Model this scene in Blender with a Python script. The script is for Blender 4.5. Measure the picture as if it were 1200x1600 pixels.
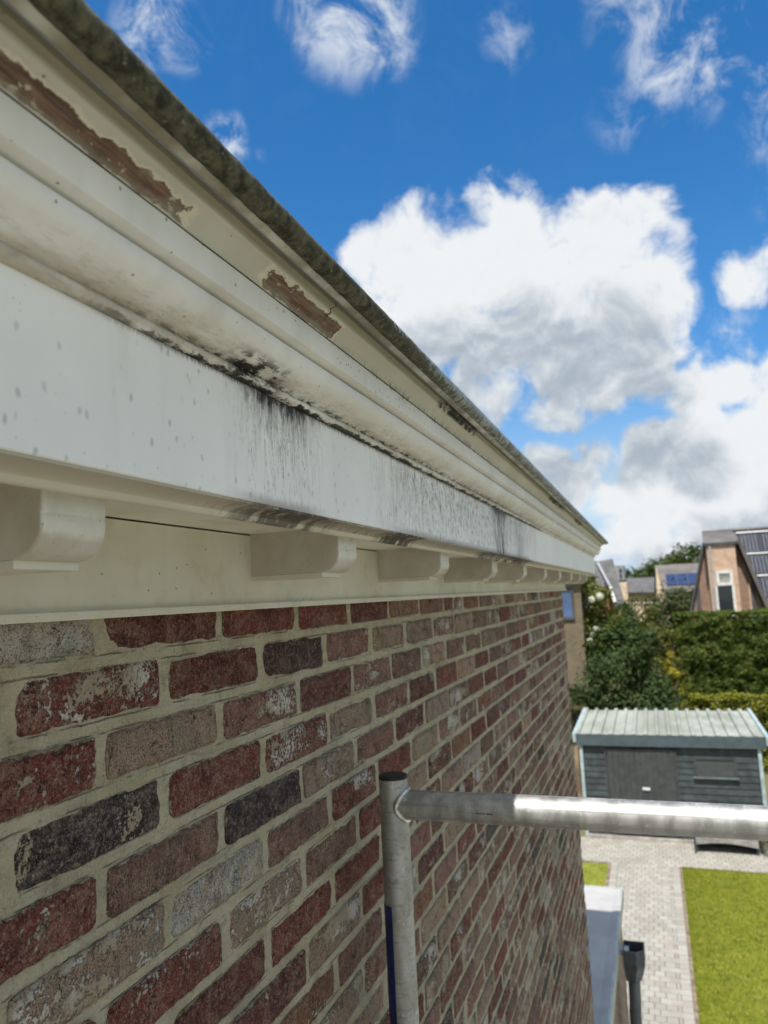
import bpy, math, random
import numpy as np
from mathutils import Vector, Matrix, noise

for o in list(bpy.data.objects): bpy.data.objects.remove(o, do_unlink=True)
SC = bpy.context.scene
COL = SC.collection
R_ = math.radians

# ------------------------------------------------------------------ camera
CAM = Vector((0.55, 0.0, 5.5))
CAMROT = ((0.938659, 0.084498, 0.334335), (0.341548, -0.094008, -0.935151), (-0.047588, 0.991979, -0.117101))
cd = bpy.data.cameras.new('camera'); cam = bpy.data.objects.new('camera', cd); COL.objects.link(cam)
cd.sensor_fit = 'VERTICAL'; cd.sensor_height = 32.0; cd.lens = 22.78
cd.clip_start = 0.02; cd.clip_end = 6000
cd.dof.use_dof = True; cd.dof.focus_distance = 0.82; cd.dof.aperture_fstop = 22.78/3.1
cam.matrix_world = Matrix.Translation(CAM) @ Matrix(CAMROT).to_4x4()
SC.camera = cam

# ------------------------------------------------------------------ light
SUN_EL = 63.0
sl = bpy.data.lights.new('sun', 'SUN'); so = bpy.data.objects.new('sun', sl); COL.objects.link(so)
sl.energy = 3.0; sl.angle = R_(0.55); sl.color = (1.0, 0.95, 0.87)
_d = Vector((0.004, 0.505, -1.0)).normalized()
so.rotation_euler = _d.to_track_quat('-Z', 'Y').to_euler(); so.location = (0, -10, 30)

SC.view_settings.view_transform = 'Standard'; SC.view_settings.look = 'None'
SC.view_settings.gamma = 1.0; SC.view_settings.exposure = 0.93
SC.view_settings.use_curve_mapping = False
SC.cycles.max_bounces = 6; SC.cycles.diffuse_bounces = 4; SC.cycles.glossy_bounces = 3
SC.cycles.transmission_bounces = 4; SC.cycles.transparent_max_bounces = 4
SC.cycles.use_denoising = True; SC.cycles.use_adaptive_sampling = True; SC.cycles.adaptive_threshold = 0.015

# ------------------------------------------------------------------ node helper
class N:
    def __init__(s, tree): s.t = tree; s.n = tree.nodes; s.l = tree.links
    def put(s, sock, v):
        if v is None: return
        if hasattr(v, 'is_output'): s.l.new(v, sock)
        else: sock.default_value = v
    def node(s, typ, **kw):
        nd = s.n.new(typ)
        for k, v in kw.items(): setattr(nd, k, v)
        return nd
    def m(s, op, a, b=None, c=None, clamp=False):
        nd = s.node('ShaderNodeMath', operation=op, use_clamp=clamp)
        s.put(nd.inputs[0], a); s.put(nd.inputs[1], b); s.put(nd.inputs[2], c)
        return nd.outputs[0]
    def add(s, a, b): return s.m('ADD', a, b)
    def sub(s, a, b): return s.m('SUBTRACT', a, b)
    def mul(s, a, b): return s.m('MULTIPLY', a, b)
    def mx(s, a, b): return s.m('MAXIMUM', a, b)
    def mn(s, a, b): return s.m('MINIMUM', a, b)
    def vm(s, op, a, b=None):
        nd = s.node('ShaderNodeVectorMath', operation=op)
        s.put(nd.inputs[0], a); s.put(nd.inputs[1], b)
        return nd.outputs['Value'] if op in ('DOT_PRODUCT', 'LENGTH') else nd.outputs[0]
    def ss(s, v, a, b, lo=0.0, hi=1.0):
        nd = s.node('ShaderNodeMapRange', interpolation_type='SMOOTHSTEP')
        s.put(nd.inputs[0], v); s.put(nd.inputs[1], a); s.put(nd.inputs[2], b); s.put(nd.inputs[3], lo); s.put(nd.inputs[4], hi)
        return nd.outputs[0]
    def win(s, v, a, b, soft):
        return s.mul(s.ss(v, a-soft, a+soft), s.ss(v, b+soft, b-soft))
    def noise(s, vec, scale, detail=4, rough=0.55, dist=0.0, out=0):
        nd = s.node('ShaderNodeTexNoise')
        s.put(nd.inputs['Vector'], vec); s.put(nd.inputs['Scale'], scale); s.put(nd.inputs['Detail'], detail)
        s.put(nd.inputs['Roughness'], rough); s.put(nd.inputs['Distortion'], dist)
        return nd.outputs[out]
    def vor(s, vec, scale, feature='F1', out=0, rnd=1.0):
        nd = s.node('ShaderNodeTexVoronoi', feature=feature)
        s.put(nd.inputs['Vector'], vec); s.put(nd.inputs['Scale'], scale); s.put(nd.inputs['Randomness'], rnd)
        return nd.outputs[out]
    def mix(s, f, a, b, typ='MIX'):
        nd = s.node('ShaderNodeMix', data_type='RGBA', blend_type=typ)
        s.put(nd.inputs[0], f)
        for k, v in ((6, a), (7, b)):
            if isinstance(v, (tuple, list)) and len(v) == 3: v = (*v, 1)
            s.put(nd.inputs[k], v)
        return nd.outputs[2]
    def sep(s, v):
        nd = s.node('ShaderNodeSeparateXYZ'); s.put(nd.inputs[0], v); return nd.outputs
    def comb(s, x, y, z):
        nd = s.node('ShaderNodeCombineXYZ'); s.put(nd.inputs[0], x); s.put(nd.inputs[1], y); s.put(nd.inputs[2], z); return nd.outputs[0]
    def scalev(s, v, sc): return s.vm('MULTIPLY', v, sc)
    def bump(s, h, strength, dist, nrm=None):
        nd = s.node('ShaderNodeBump'); s.put(nd.inputs['Strength'], strength); s.put(nd.inputs['Distance'], dist)
        s.put(nd.inputs['Height'], h); s.put(nd.inputs['Normal'], nrm); return nd.outputs[0]

# ------------------------------------------------------------------ world: sky with cumulus and wisps
CUM=[(-0.1442,0.8874,0.4378,0.0831,1),(-0.2128,0.8858,0.4124,0.0944,1),(-0.2722,0.8673,0.4168,0.0632,1),(-0.3165,0.8394,0.4419,0.0363,0.9),(-0.0861,0.9132,0.3982,0.0996,1),(-0.0031,0.9121,0.41,0.0742,1),(0.018,0.9355,0.3529,0.0717,1),(0.0367,0.8975,0.4396,0.0388,0.95),(-0.1434,0.9331,0.3298,0.0989,1),(-0.0653,0.9514,0.301,0.0948,1),(-0.2184,0.9099,0.3526,0.085,1),(0.0121,0.9581,0.2863,0.0666,1),(0.0692,0.9666,0.2467,0.0487,0.9),(0.1121,0.9639,0.2413,0.0363,0.85),(-0.2657,0.8928,0.3638,0.0646,1),(-0.102,0.9598,0.2615,0.0584,1),(-0.1748,0.9449,0.2769,0.0632,0.95),(-0.03,0.967,0.2529,0.0515,0.9),(0.1382,0.9762,0.167,0.0482,1),(0.0837,0.985,0.1507,0.0566,1),(0.0169,0.9866,0.1625,0.044,0.95),(-0.0341,0.9924,0.118,0.0452,0.9),(0.0422,0.9942,0.0988,0.0515,0.95),(0.1154,0.9883,0.0997,0.0522,1),(-0.0898,0.9873,0.1312,0.0401,0.8),(-0.12,0.9792,0.1634,0.0343,0.62),(-0.003,0.9938,0.1111,0.0597,0.9),(0.0785,0.9931,0.0874,0.0647,0.95),(-0.0541,0.9847,0.1658,0.0351,0.7),(0.1666,0.9159,0.3653,0.0351,0.42),(0.1367,0.9225,0.361,0.0255,0.3),(0.1902,0.9619,0.1966,0.0667,1),(0.2296,0.9644,0.1313,0.0784,1),(-0.0072,0.9981,0.0618,0.0595,0.75),(0.0674,0.9967,0.0442,0.0648,0.8),(0.1383,0.9895,0.0429,0.0691,0.8),(-0.261,0.9121,0.3162,0.0546,0.9),(-0.2817,0.8777,0.3877,0.0623,1),(-0.2006,0.9415,0.271,0.0501,0.9)]
WISP=[(-0.2569,0.7118,0.6537,0.0662,0.8),(-0.2884,0.6863,0.6677,0.0379,0.7),(-0.2359,0.7366,0.6339,0.0395,0.6),(-0.457,0.6138,0.6438,0.0463,0.75),(-0.485,0.6164,0.6203,0.0263,0.5),(-0.4319,0.7086,0.558,0.0317,0.75),(-0.4226,0.7259,0.5427,0.0186,0.5),(0.0918,0.8049,0.5863,0.0795,0.85),(0.1533,0.793,0.5897,0.0546,0.9),(0.1154,0.8308,0.5445,0.0441,0.6),(0.0421,0.7851,0.6179,0.058,0.5),(-0.1022,0.774,0.6249,0.0294,0.4),(0.0252,0.8362,0.5479,0.0391,0.35),(0.1162,0.9462,0.3021,0.0417,0.5),(0.1595,0.8857,0.4359,0.0229,0.3),(0.1583,0.8465,0.5083,0.0292,0.45),(-0.3931,0.7438,0.5405,0.0119,0.4),(0.1548,0.9526,0.2618,0.049,0.5),(0.2223,0.8206,0.5264,0.1012,0.8)]

wd = bpy.data.worlds.new('World'); SC.world = wd; wd.use_nodes = True
g = N(wd.node_tree); g.n.clear()
sky = g.node('ShaderNodeTexSky', sky_type='NISHITA', sun_disc=False)
sky.sun_elevation = R_(SUN_EL); sky.sun_rotation = R_(180); sky.altitude = 50; sky.air_density = 1.0; sky.dust_density = 0.6; sky.ozone_density = 2.5
dirv = g.vm('NORMALIZE', g.node('ShaderNodeTexCoord').outputs['Generated'])
SKY_STRENGTH = 0.098
def cloud_group(blobs):
    t = bpy.data.node_groups.new('cloud_density', 'ShaderNodeTree')
    t.interface.new_socket('Dir', in_out='INPUT', socket_type='NodeSocketVector')
    t.interface.new_socket('Body', in_out='OUTPUT', socket_type='NodeSocketFloat')
    q = N(t); gi = q.node('NodeGroupInput').outputs[0]; go = q.node('NodeGroupOutput')
    body = None
    for (x, y, z, a, w) in blobs:
        k = 1.0/(1.0-math.cos(a))
        v = q.m('MULTIPLY_ADD', q.vm('DOT_PRODUCT', gi, (x, y, z)), k*w, (1-k)*w)
        if body is None: body = v
        else:
            nd = q.m('SMOOTH_MAX', body, v, 0.25); body = nd
    # broken cumulus round the unseen sky, cover raised to add fill light
    view = q.ss(q.vm('DOT_PRODUCT', gi, (-0.03, 0.93, 0.36)), 0.62, 0.8, 1.0, 0.0)
    zz = q.sep(gi)[2]
    gen = q.mul(q.ss(q.noise(gi, 2.3, 3, 0.5), 0.30, 0.50), q.mul(view, q.ss(zz, -0.02, 0.1)))
    body = q.mx(body, q.m('MULTIPLY_ADD', gen, 1.7, -0.9))
    q.put(go.inputs[0], body)
    return t
CG = cloud_group(CUM); CG_UP = cloud_group([b for b in CUM if b[3] > 0.048])
def cloud(dv, tree_):
    nd = g.node('ShaderNodeGroup'); nd.node_tree = tree_; g.put(nd.inputs[0], dv); return nd.outputs[0]
warp = g.vm('MULTIPLY', g.vm('SUBTRACT', g.noise(dirv, 7, 2.5, 0.55, 0, 1), (0.5, 0.5, 0.5)), (0.075, 0.075, 0.075))
dw = g.vm('NORMALIZE', g.vm('ADD', dirv, warp))
body = cloud(dw, CG)
body_up = cloud(g.vm('NORMALIZE', g.vm('ADD', dw, (0.0, -0.035, 0.105))), CG_UP)
n1 = g.noise(dw, 13, 6.5, 0.58)
n1u = g.noise(g.vm('ADD', dw, (0.0, -0.004, 0.014)), 13, 5, 0.58)
dens = g.add(g.m('MULTIPLY_ADD', g.m('MINIMUM', body, 0.9), 0.75, 0.14), g.mul(g.sub(n1, 0.5), 2.6))
acov = g.ss(dens, 0.0, 0.58)
# self shading: thicker cloud above -> greyer
sh = g.ss(g.add(body_up, g.mul(g.sub(n1u, 0.5), 0.55)), -0.1, 1.2)
billow = g.add(g.mul(g.sub(n1u, 0.48), 0.45), g.mul(g.sub(n1u, n1), 1.5))
lum = g.sub(g.sub(1.0, g.mul(sh, 0.60)), g.mul(billow, g.add(0.5, g.mul(sh, 0.3))))
ccol = g.mix(g.ss(lum, 0.25, 1.0), (0.45, 0.525, 0.61), (0.945, 0.975, 1.0))
# thin wisps
wb = None
for (x, y, z, a, w) in WISP:
    k = 1.0/(1.0-math.cos(a*1.25))
    v = g.m('MULTIPLY_ADD', g.vm('DOT_PRODUCT', dw, (x, y, z)), k*w, (1-k)*w)
    wb = v if wb is None else g.mx(wb, v)
wb = g.m('MAXIMUM', wb, 0.0)
wn = g.noise(g.vm('MULTIPLY', dw, (1.0, 1.0, 0.8)), 17, 7, 0.66, 0.35)
wal = g.mul(g.mul(g.ss(wb, -0.05, 0.75), g.ss(wn, 0.42, 0.70)), 0.95)
zc = g.sep(dirv)[2]
skyc = g.node('ShaderNodeHueSaturation'); g.put(skyc.inputs['Saturation'], g.ss(zc, 0.0, 0.30, 0.75, 1.37)); g.put(skyc.inputs['Value'], g.ss(zc, 0.0, 0.35, 0.70, 0.93)); g.put(skyc.inputs['Color'], sky.outputs[0])
skyc2 = g.mix(g.ss(zc, 0.16, 0.0), skyc.outputs[0], g.vm('MULTIPLY', (0.40, 0.58, 0.80), (0.58/SKY_STRENGTH,)*3))
CLOUD_GAIN = 0.48/SKY_STRENGTH
cw = g.mix(wal, skyc2, g.vm('MULTIPLY', (0.80, 0.86, 0.94), (CLOUD_GAIN,)*3))
tot = g.mix(acov, cw, g.vm('MULTIPLY', ccol, (CLOUD_GAIN,)*3))
bg = g.node('ShaderNodeBackground'); g.put(bg.inputs[0], tot); bg.inputs[1].default_value = SKY_STRENGTH
g.l.new(bg.outputs[0], g.node('ShaderNodeOutputWorld').inputs[0])
wd.cycles.sampling_method = 'NONE'

# ------------------------------------------------------------------ mesh + object helpers
def link(o, parent=None):
    COL.objects.link(o)
    if parent is not None:
        o.parent = parent; o.matrix_parent_inverse = PINV.get(parent.name, Matrix())
    return o
PINV = {}
def tag(o, label=None, cat=None, group=None, kind=None):
    if label: o['label'] = label
    if cat: o['category'] = cat
    if group: o['group'] = group
    if kind: o['kind'] = kind
    return o
def empty(name, loc, label=None, cat=None, group=None):
    o = bpy.data.objects.new(name, None); o.empty_display_size = 0.1; COL.objects.link(o); o.location = loc
    PINV[o.name] = Matrix.Translation(-Vector(loc))
    return tag(o, label, cat, group)
class MB:
    def __init__(s): s.v = []; s.f = []
    def addm(s, vs, fs):
        b = len(s.v); s.v += [tuple(v) for v in vs]; s.f += [tuple(b+i for i in f) for f in fs]; return s
    def box(s, x0, x1, y0, y1, z0, z1):
        return s.addm([(x0,y0,z0),(x1,y0,z0),(x1,y1,z0),(x0,y1,z0),(x0,y0,z1),(x1,y0,z1),(x1,y1,z1),(x0,y1,z1)],
                      [(0,3,2,1),(4,5,6,7),(0,1,5,4),(1,2,6,5),(2,3,7,6),(3,0,4,7)])
    def hexa(s, p):      # 8 points: bottom ring 0-3, top ring 4-7
        return s.addm(p, [(0,3,2,1),(4,5,6,7),(0,1,5,4),(1,2,6,5),(2,3,7,6),(3,0,4,7)])
    def prism(s, poly, axis, a, b):   # polygon in the two other axes, extruded along axis
        def mk(u, v, w): return {'x': (w, u, v), 'y': (u, w, v), 'z': (u, v, w)}[axis]
        n = len(poly)
        vs = [mk(u, v, a) for u, v in poly] + [mk(u, v, b) for u, v in poly]
        fs = [tuple(range(n))[::-1], tuple(range(n, 2*n))] + [(i, (i+1) % n, n+(i+1) % n, n+i) for i in range(n)]
        return s.addm(vs, fs)
    def tube(s, pts, r, seg=20, caps=True, jit=None):
        pts = [Vector(p) for p in pts]; n = len(pts); rs = r if isinstance(r, (list, tuple)) else [r]*n
        up = None; rings = []
        for i, p in enumerate(pts):
            t = (pts[min(i+1, n-1)] - pts[max(i-1, 0)]).normalized()
            if up is None: up = t.orthogonal().normalized()
            up = (up - t*up.dot(t)).normalized(); w = t.cross(up)
            ring = []
            for k in range(seg):
                a = 2*math.pi*k/seg; rr = rs[i]
                if jit: rr += jit(p, a)
                ring.append(p + (up*math.cos(a) + w*math.sin(a))*rr)
            rings.append(ring)
        vs = [v for rg in rings for v in rg]
        fs = [(i*seg+k, i*seg+(k+1) % seg, (i+1)*seg+(k+1) % seg, (i+1)*seg+k) for i in range(n-1) for k in range(seg)]
        if caps: fs += [tuple(range(seg))[::-1], tuple((n-1)*seg+k for k in range(seg))]
        return s.addm(vs, fs)
    def mesh(s, name, smooth=None):
        me = bpy.data.meshes.new(name); me.from_pydata(s.v, [], s.f); me.update()
        bm_fix(me)
        if smooth is not None:
            me.shade_smooth(); me.set_sharp_from_angle(angle=R_(smooth))
        return me
    def build(s, name, mat, parent=None, smooth=None):
        me = s.mesh(name, smooth)
        if mat: me.materials.append(mat)
        return link(bpy.data.objects.new(name, me), parent)
import bmesh
def bm_fix(me):
    b = bmesh.new(); b.from_mesh(me); bmesh.ops.recalc_face_normals(b, faces=b.faces); b.to_mesh(me); b.free()

# ------------------------------------------------------------------ materials
def new_mat(name):
    m = bpy.data.materials.new(name); m.use_nodes = True
    q = N(m.node_tree); q.n.clear()
    p = q.node('ShaderNodeBsdfPrincipled'); o = q.node('ShaderNodeOutputMaterial'); q.l.new(p.outputs[0], o.inputs[0])
    q.p = p; q.pos = q.node('ShaderNodeNewGeometry').outputs['Position']; q.o = o
    return m, q
def plain(name, col, rough=0.7, metal=0.0, var=0.25, vscale=6.0, bscale=60.0, bstr=0.25, bdist=0.002, col2=None, spec=0.4):
    m, q = new_mat(name)
    n = q.noise(q.pos, vscale, 5)
    c2 = col2 or tuple(c*(1-var*1.6) for c in col)
    c1 = tuple(min(1, c*(1+var*0.6)) for c in col)
    q.put(q.p.inputs['Base Color'], q.mix(q.ss(n, 0.32, 0.68), c2, c1))
    q.put(q.p.inputs['Roughness'], rough); q.put(q.p.inputs['Metallic'], metal); q.put(q.p.inputs['Specular IOR Level'], spec)
    if bstr: q.put(q.p.inputs['Normal'], q.bump(q.noise(q.pos, bscale, 4), bstr, bdist))
    return m
ZC = 5.5            # eye level; cornice heights below are given from here
YE = 4.96           # far end of the wall
# ---- painted timber
def paint(name, kind):
    m, q = new_mat(name)
    x, y, z = q.sep(q.pos)
    zr = q.sub(z, ZC)
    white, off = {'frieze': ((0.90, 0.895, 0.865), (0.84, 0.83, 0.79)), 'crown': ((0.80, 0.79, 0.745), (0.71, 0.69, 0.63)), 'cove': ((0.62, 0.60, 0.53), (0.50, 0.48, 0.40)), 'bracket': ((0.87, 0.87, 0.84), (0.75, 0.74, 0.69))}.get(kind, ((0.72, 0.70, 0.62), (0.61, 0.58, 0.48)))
    big = q.noise(q.pos, 7, 5, 0.6)
    c = q.mix(q.ss(big, 0.35, 0.7), off, white)
    # faint vertical weathering
    st = q.noise(q.scalev(q.pos, (30, 30, 4)), 1.0, 4)
    c = q.mix(q.mul(q.ss(st, 0.5, 0.75), 0.22), c, (0.50, 0.49, 0.42))
    height = q.noise(q.pos, 45, 3)
    hfine = q.noise(q.scalev(q.pos, (900, 250, 900)), 1.0, 2)
    bstr = 0.10
    def specks(c, scale, size, amt, col, soft=0.02):
        d = q.vor(q.pos, scale); r = q.vor(q.pos, scale, out=1)
        rr = q.sep(r)[0]
        mk = q.mul(q.ss(q.sub(d, q.mul(rr, size)), soft, -soft), q.ss(q.sep(r)[1], 1-amt, 1-amt+0.05))
        return q.mix(q.mul(mk, 0.8), c, col)
    if kind == 'frieze':
        pd = q.vm('ADD', q.scalev(q.pos, (1, 1.2, 0.8)), q.vm('MULTIPLY', q.noise(q.pos, 60, 2, 0.5, 0, 1), (0.006, 0.006, 0.006)))
        blotch = q.ss(q.noise(q.pos, 9, 2), 0.36, 0.55)
        near = q.ss(y, 1.1, 0.6)
        d = q.vor(pd, 75); rc = q.sep(q.vor(pd, 75, out=1))
        dots = q.mul(q.ss(q.sub(d, q.mul(rc[0], 0.30)), 0.06, -0.10), q.mul(q.ss(rc[1], 0.2, 0.4), q.mul(blotch, near)))
        c = q.mix(q.mul(dots, 0.55), c, (0.33, 0.36, 0.36))
        d = q.vor(pd, 170); rc = q.sep(q.vor(pd, 170, out=1))
        dots = q.mul(q.ss(q.sub(d, q.mul(rc[0], 0.26)), 0.05, -0.08), q.mul(q.ss(rc[1], 0.62, 0.8), q.ss(q.noise(q.pos, 14, 2), 0.40, 0.6)))
        c = q.mix(q.mul(dots, 0.6), c, (0.24, 0.25, 0.24))
        top = q.sub(0.2075, zr)                       # distance below the top edge
        jag = q.noise(q.scalev(q.pos, (0, 42, 0)), 1.0, 6, 0.72)
        wob = q.noise(q.scalev(q.pos, (0, 24, 0)), 1.0, 3)
        s1 = q.noise(q.scalev(q.pos, (0, 105, 9)), 1.0, 7, 0.68, 1.6)
        s2 = q.noise(q.scalev(q.pos, (0, 420, 60)), 1.0, 5, 0.65, 0.8)
        w1 = q.win(y, 0.585, 0.740, 0.045)
        w2 = q.win(y, 0.98, 2.45, 0.10)
        wk = q.win(y, 1.72, 1.95, 0.06)
        # black mould just under the moulding, ragged below
        dep = q.mul(q.mx(w1, q.mul(wk, 0.9)), q.mul(q.ss(jag, 0.28, 0.74, 0.15, 1.0), 0.026))
        s4 = q.noise(q.scalev(q.pos, (0, 120, 55)), 1.0, 6, 0.7, 0.6)
        fld = q.add(q.sub(dep, top), q.mul(q.sub(s4, 0.5), 0.060))
        mould = q.mul(q.ss(fld, -0.006, 0.014), q.mx(w1, wk))
        halo = q.mul(q.ss(fld, -0.030, 0.010), q.mx(w1, wk))
        edge = q.mul(q.ss(q.add(top, q.mul(q.sub(s2, 0.5), 0.016)), 0.005, -0.001), q.win(y, 0.42, 2.6, 0.1))
        # thin runs going down the board
        lim = q.add(q.mul(q.ss(jag, 0.3, 0.75), 0.11), 0.02)
        body_ = q.ss(top, q.add(lim, 0.02), lim)
        thin = q.mul(q.mul(q.ss(q.m('ABSOLUTE', q.sub(s1, 0.5)), 0.022, 0.006), body_), q.mul(q.mx(w1, w2), q.ss(q.noise(q.scalev(q.pos, (0, 20, 14)), 1.0, 3), 0.42, 0.6)))
        s3 = q.noise(q.scalev(q.pos, (0, 48, 5)), 1.0, 6, 0.6, 2.2)
        thin = q.mx(thin, q.mul(q.mul(q.ss(q.m('ABSOLUTE', q.sub(s3, 0.52)), 0.010, 0.003), q.ss(top, 0.115, 0.09)), q.mx(w1, q.win(y, 0.93, 2.3, 0.06))))
        wash = q.mul(q.ss(s1, 0.44, 0.68), q.mul(q.ss(top, 0.115, 0.0), q.mx(q.mul(w1, 0.8), q.mul(w2, 0.75))))
        smn = q.noise(q.scalev(q.pos, (0, 95, 60)), 1.0, 6, 0.7)
        smut = q.mul(q.ss(smn, 0.50, 0.62), q.mul(q.win(y, 1.05, 2.1, 0.15), q.ss(top, 0.12, 0.03, 0.55, 1)))
        colk = q.mul(q.ss(q.noise(q.scalev(q.pos, (0, 70, 14)), 1.0, 5, 0.65), 0.40, 0.60), q.mx(q.win(y, 1.76, 1.90, 0.04), q.mul(q.win(y, 2.05, 2.2, 0.05), 0.6)))
        foot = q.mul(q.ss(q.add(zr, q.mul(q.sub(s2, 0.5), 0.02)), 0.108, 0.098), q.mx(w1, q.win(y, 1.02, 2.3, 0.1)))
        c = q.mix(q.mul(wash, 0.55), c, (0.42, 0.40, 0.34))
        c = q.mix(q.mul(smut, 0.82), c, (0.21, 0.205, 0.20))
        c = q.mix(q.mul(halo, 0.55), c, (0.22, 0.19, 0.17))
        c = q.mix(q.mul(thin, 0.80), c, (0.14, 0.095, 0.08))
        c = q.mix(q.mul(foot, 0.6), c, (0.2, 0.19, 0.17))
        c = q.mix(q.mul(colk, 0.9), c, (0.05, 0.048, 0.05))
        c = q.mix(q.mx(mould, q.mul(edge, 0.85)), c, (0.022, 0.018, 0.018))
    elif kind == 'crown':
        c = specks(c, 130, 0.2, 0.3, (0.2, 0.18, 0.13))
        g1 = q.noise(q.scalev(q.pos, (40, 12, 40)), 1.0, 6, 0.65)
        low = q.ss(zr, 0.232, 0.214)
        c = q.mix(q.mul(q.mul(q.ss(g1, 0.34, 0.62), low), 0.75), c, (0.40, 0.345, 0.25))
        sweep_ = q.noise(q.scalev(q.pos, (260, 70, 60)), 1.0, 4, 0.6)
        c = q.mix(q.mul(q.mul(q.ss(sweep_, 0.5, 0.72), q.ss(zr, 0.234, 0.219)), 0.32), c, (0.20, 0.165, 0.11))
        # broken, blackened joint at the bottom of the ovolo
        j = q.noise(q.scalev(q.pos, (60, 38, 90)), 1.0, 6, 0.7)
        jm = q.mul(q.ss(j, 0.44, 0.56), q.mul(q.win(y, 0.545, 0.64, 0.02), q.ss(zr, 0.229, 0.221)))
        jl = q.mul(q.ss(q.noise(q.scalev(q.pos, (90, 55, 160)), 1.0, 5, 0.7), 0.48, 0.58), q.mul(q.win(y, 0.45, 2.2, 0.15), q.win(zr, 0.2145, 0.2195, 0.0012)))
        bot = q.mul(q.ss(q.add(zr, q.mul(q.sub(j, 0.5), 0.016)), 0.2100, 0.2080), q.win(y, 0.40, 2.6, 0.1))
        # mould along the top edge of the fascia
        tn = q.noise(q.scalev(q.pos, (0, 140, 20)), 1.0, 5, 0.65)
        tm = q.mul(q.ss(q.add(zr, q.mul(q.sub(tn, 0.5), 0.017)), 0.2705, 0.2745), q.win(y, 0.75, 3.2, 0.25))
        c = q.mix(q.mul(tm, 0.85), c, (0.045, 0.04, 0.032))
        c = q.mix(q.mx(jm, q.mx(jl, bot)), c, (0.02, 0.017, 0.014))
        height = q.add(height, q.mul(q.mx(jm, jl), -1.0)); bstr = 0.18
    elif kind == 'cove':
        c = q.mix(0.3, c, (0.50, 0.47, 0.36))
        c = specks(c, 120, 0.18, 0.2, (0.2, 0.17, 0.12))
        e = q.noise(q.pos, 38, 6, 0.62); e2 = q.noise(q.scalev(q.pos, (300, 160, 300)), 1.0, 3)
        def patch(a, b, zt, zb, taper):
            f = q.mn(q.mul(q.sub(y, a), 0.30), q.mul(q.sub(b, y), 0.30*taper))
            f = q.mn(f, q.mn(q.sub(zt, zr), q.sub(zr, zb)))
            f = q.add(q.add(f, q.mul(q.sub(e, 0.5), 0.011)), q.mul(q.sub(e2, 0.5), 0.002))
            return q.ss(f, 0.0, 0.0006), q.ss(f, -0.0014, -0.0004)
        p1, h1 = patch(-0.5, 0.425, 0.2865, 0.2762, 0.55)
        p2, h2 = patch(0.540, 0.695, 0.2885, 0.2750, 1.2)
        pk = q.mx(p1, p2); hl = q.mx(h1, h2)
        wood = q.noise(q.scalev(q.pos, (260, 22, 260)), 1.0, 6, 0.65, 0.6)
        wc = q.mix(q.ss(wood, 0.3, 0.7), (0.075, 0.043, 0.028), (0.235, 0.145, 0.098))
        wc = q.mix(q.mul(q.ss(q.noise(q.pos, 26, 4), 0.5, 0.65), 0.45), wc, (0.26, 0.215, 0.165))
        wc = q.mix(q.mul(q.ss(q.noise(q.scalev(q.pos, (500, 60, 500)), 1.0, 4, 0.7), 0.60, 0.68), 0.55), wc, (0.035, 0.022, 0.015))
        wc = q.mix(q.mul(q.ss(q.noise(q.scalev(q.pos, (120, 70, 120)), 1.0, 5, 0.7), 0.60, 0.64), 0.75), wc, (0.55, 0.50, 0.40))
        wc = q.mix(q.mul(q.ss(q.add(zr, q.mul(q.sub(e, 0.5), 0.012)), 0.2815, 0.2770), 0.6), wc, (0.30, 0.265, 0.215))
        grim = q.mul(q.ss(q.noise(q.scalev(q.pos, (0, 130, 60)), 1.0, 5, 0.65), 0.48, 0.66), q.mul(q.win(y, 0.8, 3.4, 0.25), q.ss(zr, 0.284, 0.2755)))
        c = q.mix(q.mul(grim, 0.9), c, (0.06, 0.05, 0.035))
        c = q.mix(q.mul(q.ss(zr, 0.2925, 0.295), 0.75), c, (0.17, 0.155, 0.085))     # green algae under the drip
        rot = q.mul(q.ss(q.noise(q.pos, 60, 4), 0.40, 0.5), q.mul(q.mx(q.win(y, 1.06, 1.30, 0.015), q.mx(q.win(y, 2.36, 2.75, 0.03), q.win(y, 3.2, 3.5, 0.04))), q.ss(zr, 0.288, 0.2895)))
        c = q.mix(rot, c, (0.02, 0.016, 0.012))
        crk = q.mul(q.ss(q.m('ABSOLUTE', q.sub(q.add(y, q.mul(q.sub(e, 0.5), 0.02)), 0.655)), 0.0016, 0.0006), q.ss(zr, 0.285, 0.2875))
        c = q.mix(hl, c, (0.66, 0.61, 0.48)); c = q.mix(pk, c, wc)
        c = q.mix(crk, c, (0.02, 0.015, 0.01))
        height = q.add(q.mul(height, 0.25), q.add(q.mul(pk, -1.2), q.mul(q.mul(wood, pk), 0.35))); bstr = 0.5
    elif kind == 'lower':
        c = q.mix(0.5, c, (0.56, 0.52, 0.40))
        ripple = q.noise(q.scalev(q.pos, (90, 420, 40)), 1.0, 4, 0.6, 1.2)
        fill = q.ss(zr, 0.0872, 0.0888)
        wy = q.mx(q.win(y, 0.58, 1.15, 0.13), q.mul(q.win(y, 1.15, 2.5, 0.2), 0.8))
        gr = q.mul(q.ss(ripple, 0.38, 0.62), q.mul(wy, fill))
        c = q.mix(q.mul(fill, 0.45), c, (0.36, 0.31, 0.22))
        c = q.mix(q.mul(gr, 0.85), c, (0.13, 0.10, 0.065))
        bk = q.mul(q.ss(q.noise(q.scalev(q.pos, (30, 60, 30)), 1.0, 4), 0.38, 0.52), q.mx(q.win(y, 1.00, 1.16, 0.03), q.mx(q.win(y, 1.66, 2.35, 0.06), q.mul(q.win(y, 0.60, 0.80, 0.05), 0.85))))
        c = q.mix(q.mul(bk, 0.93), c, (0.025, 0.02, 0.016))
        height = q.add(height, q.mul(q.mul(ripple, wy), 1.0)); bstr = 0.3
    else:
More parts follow.
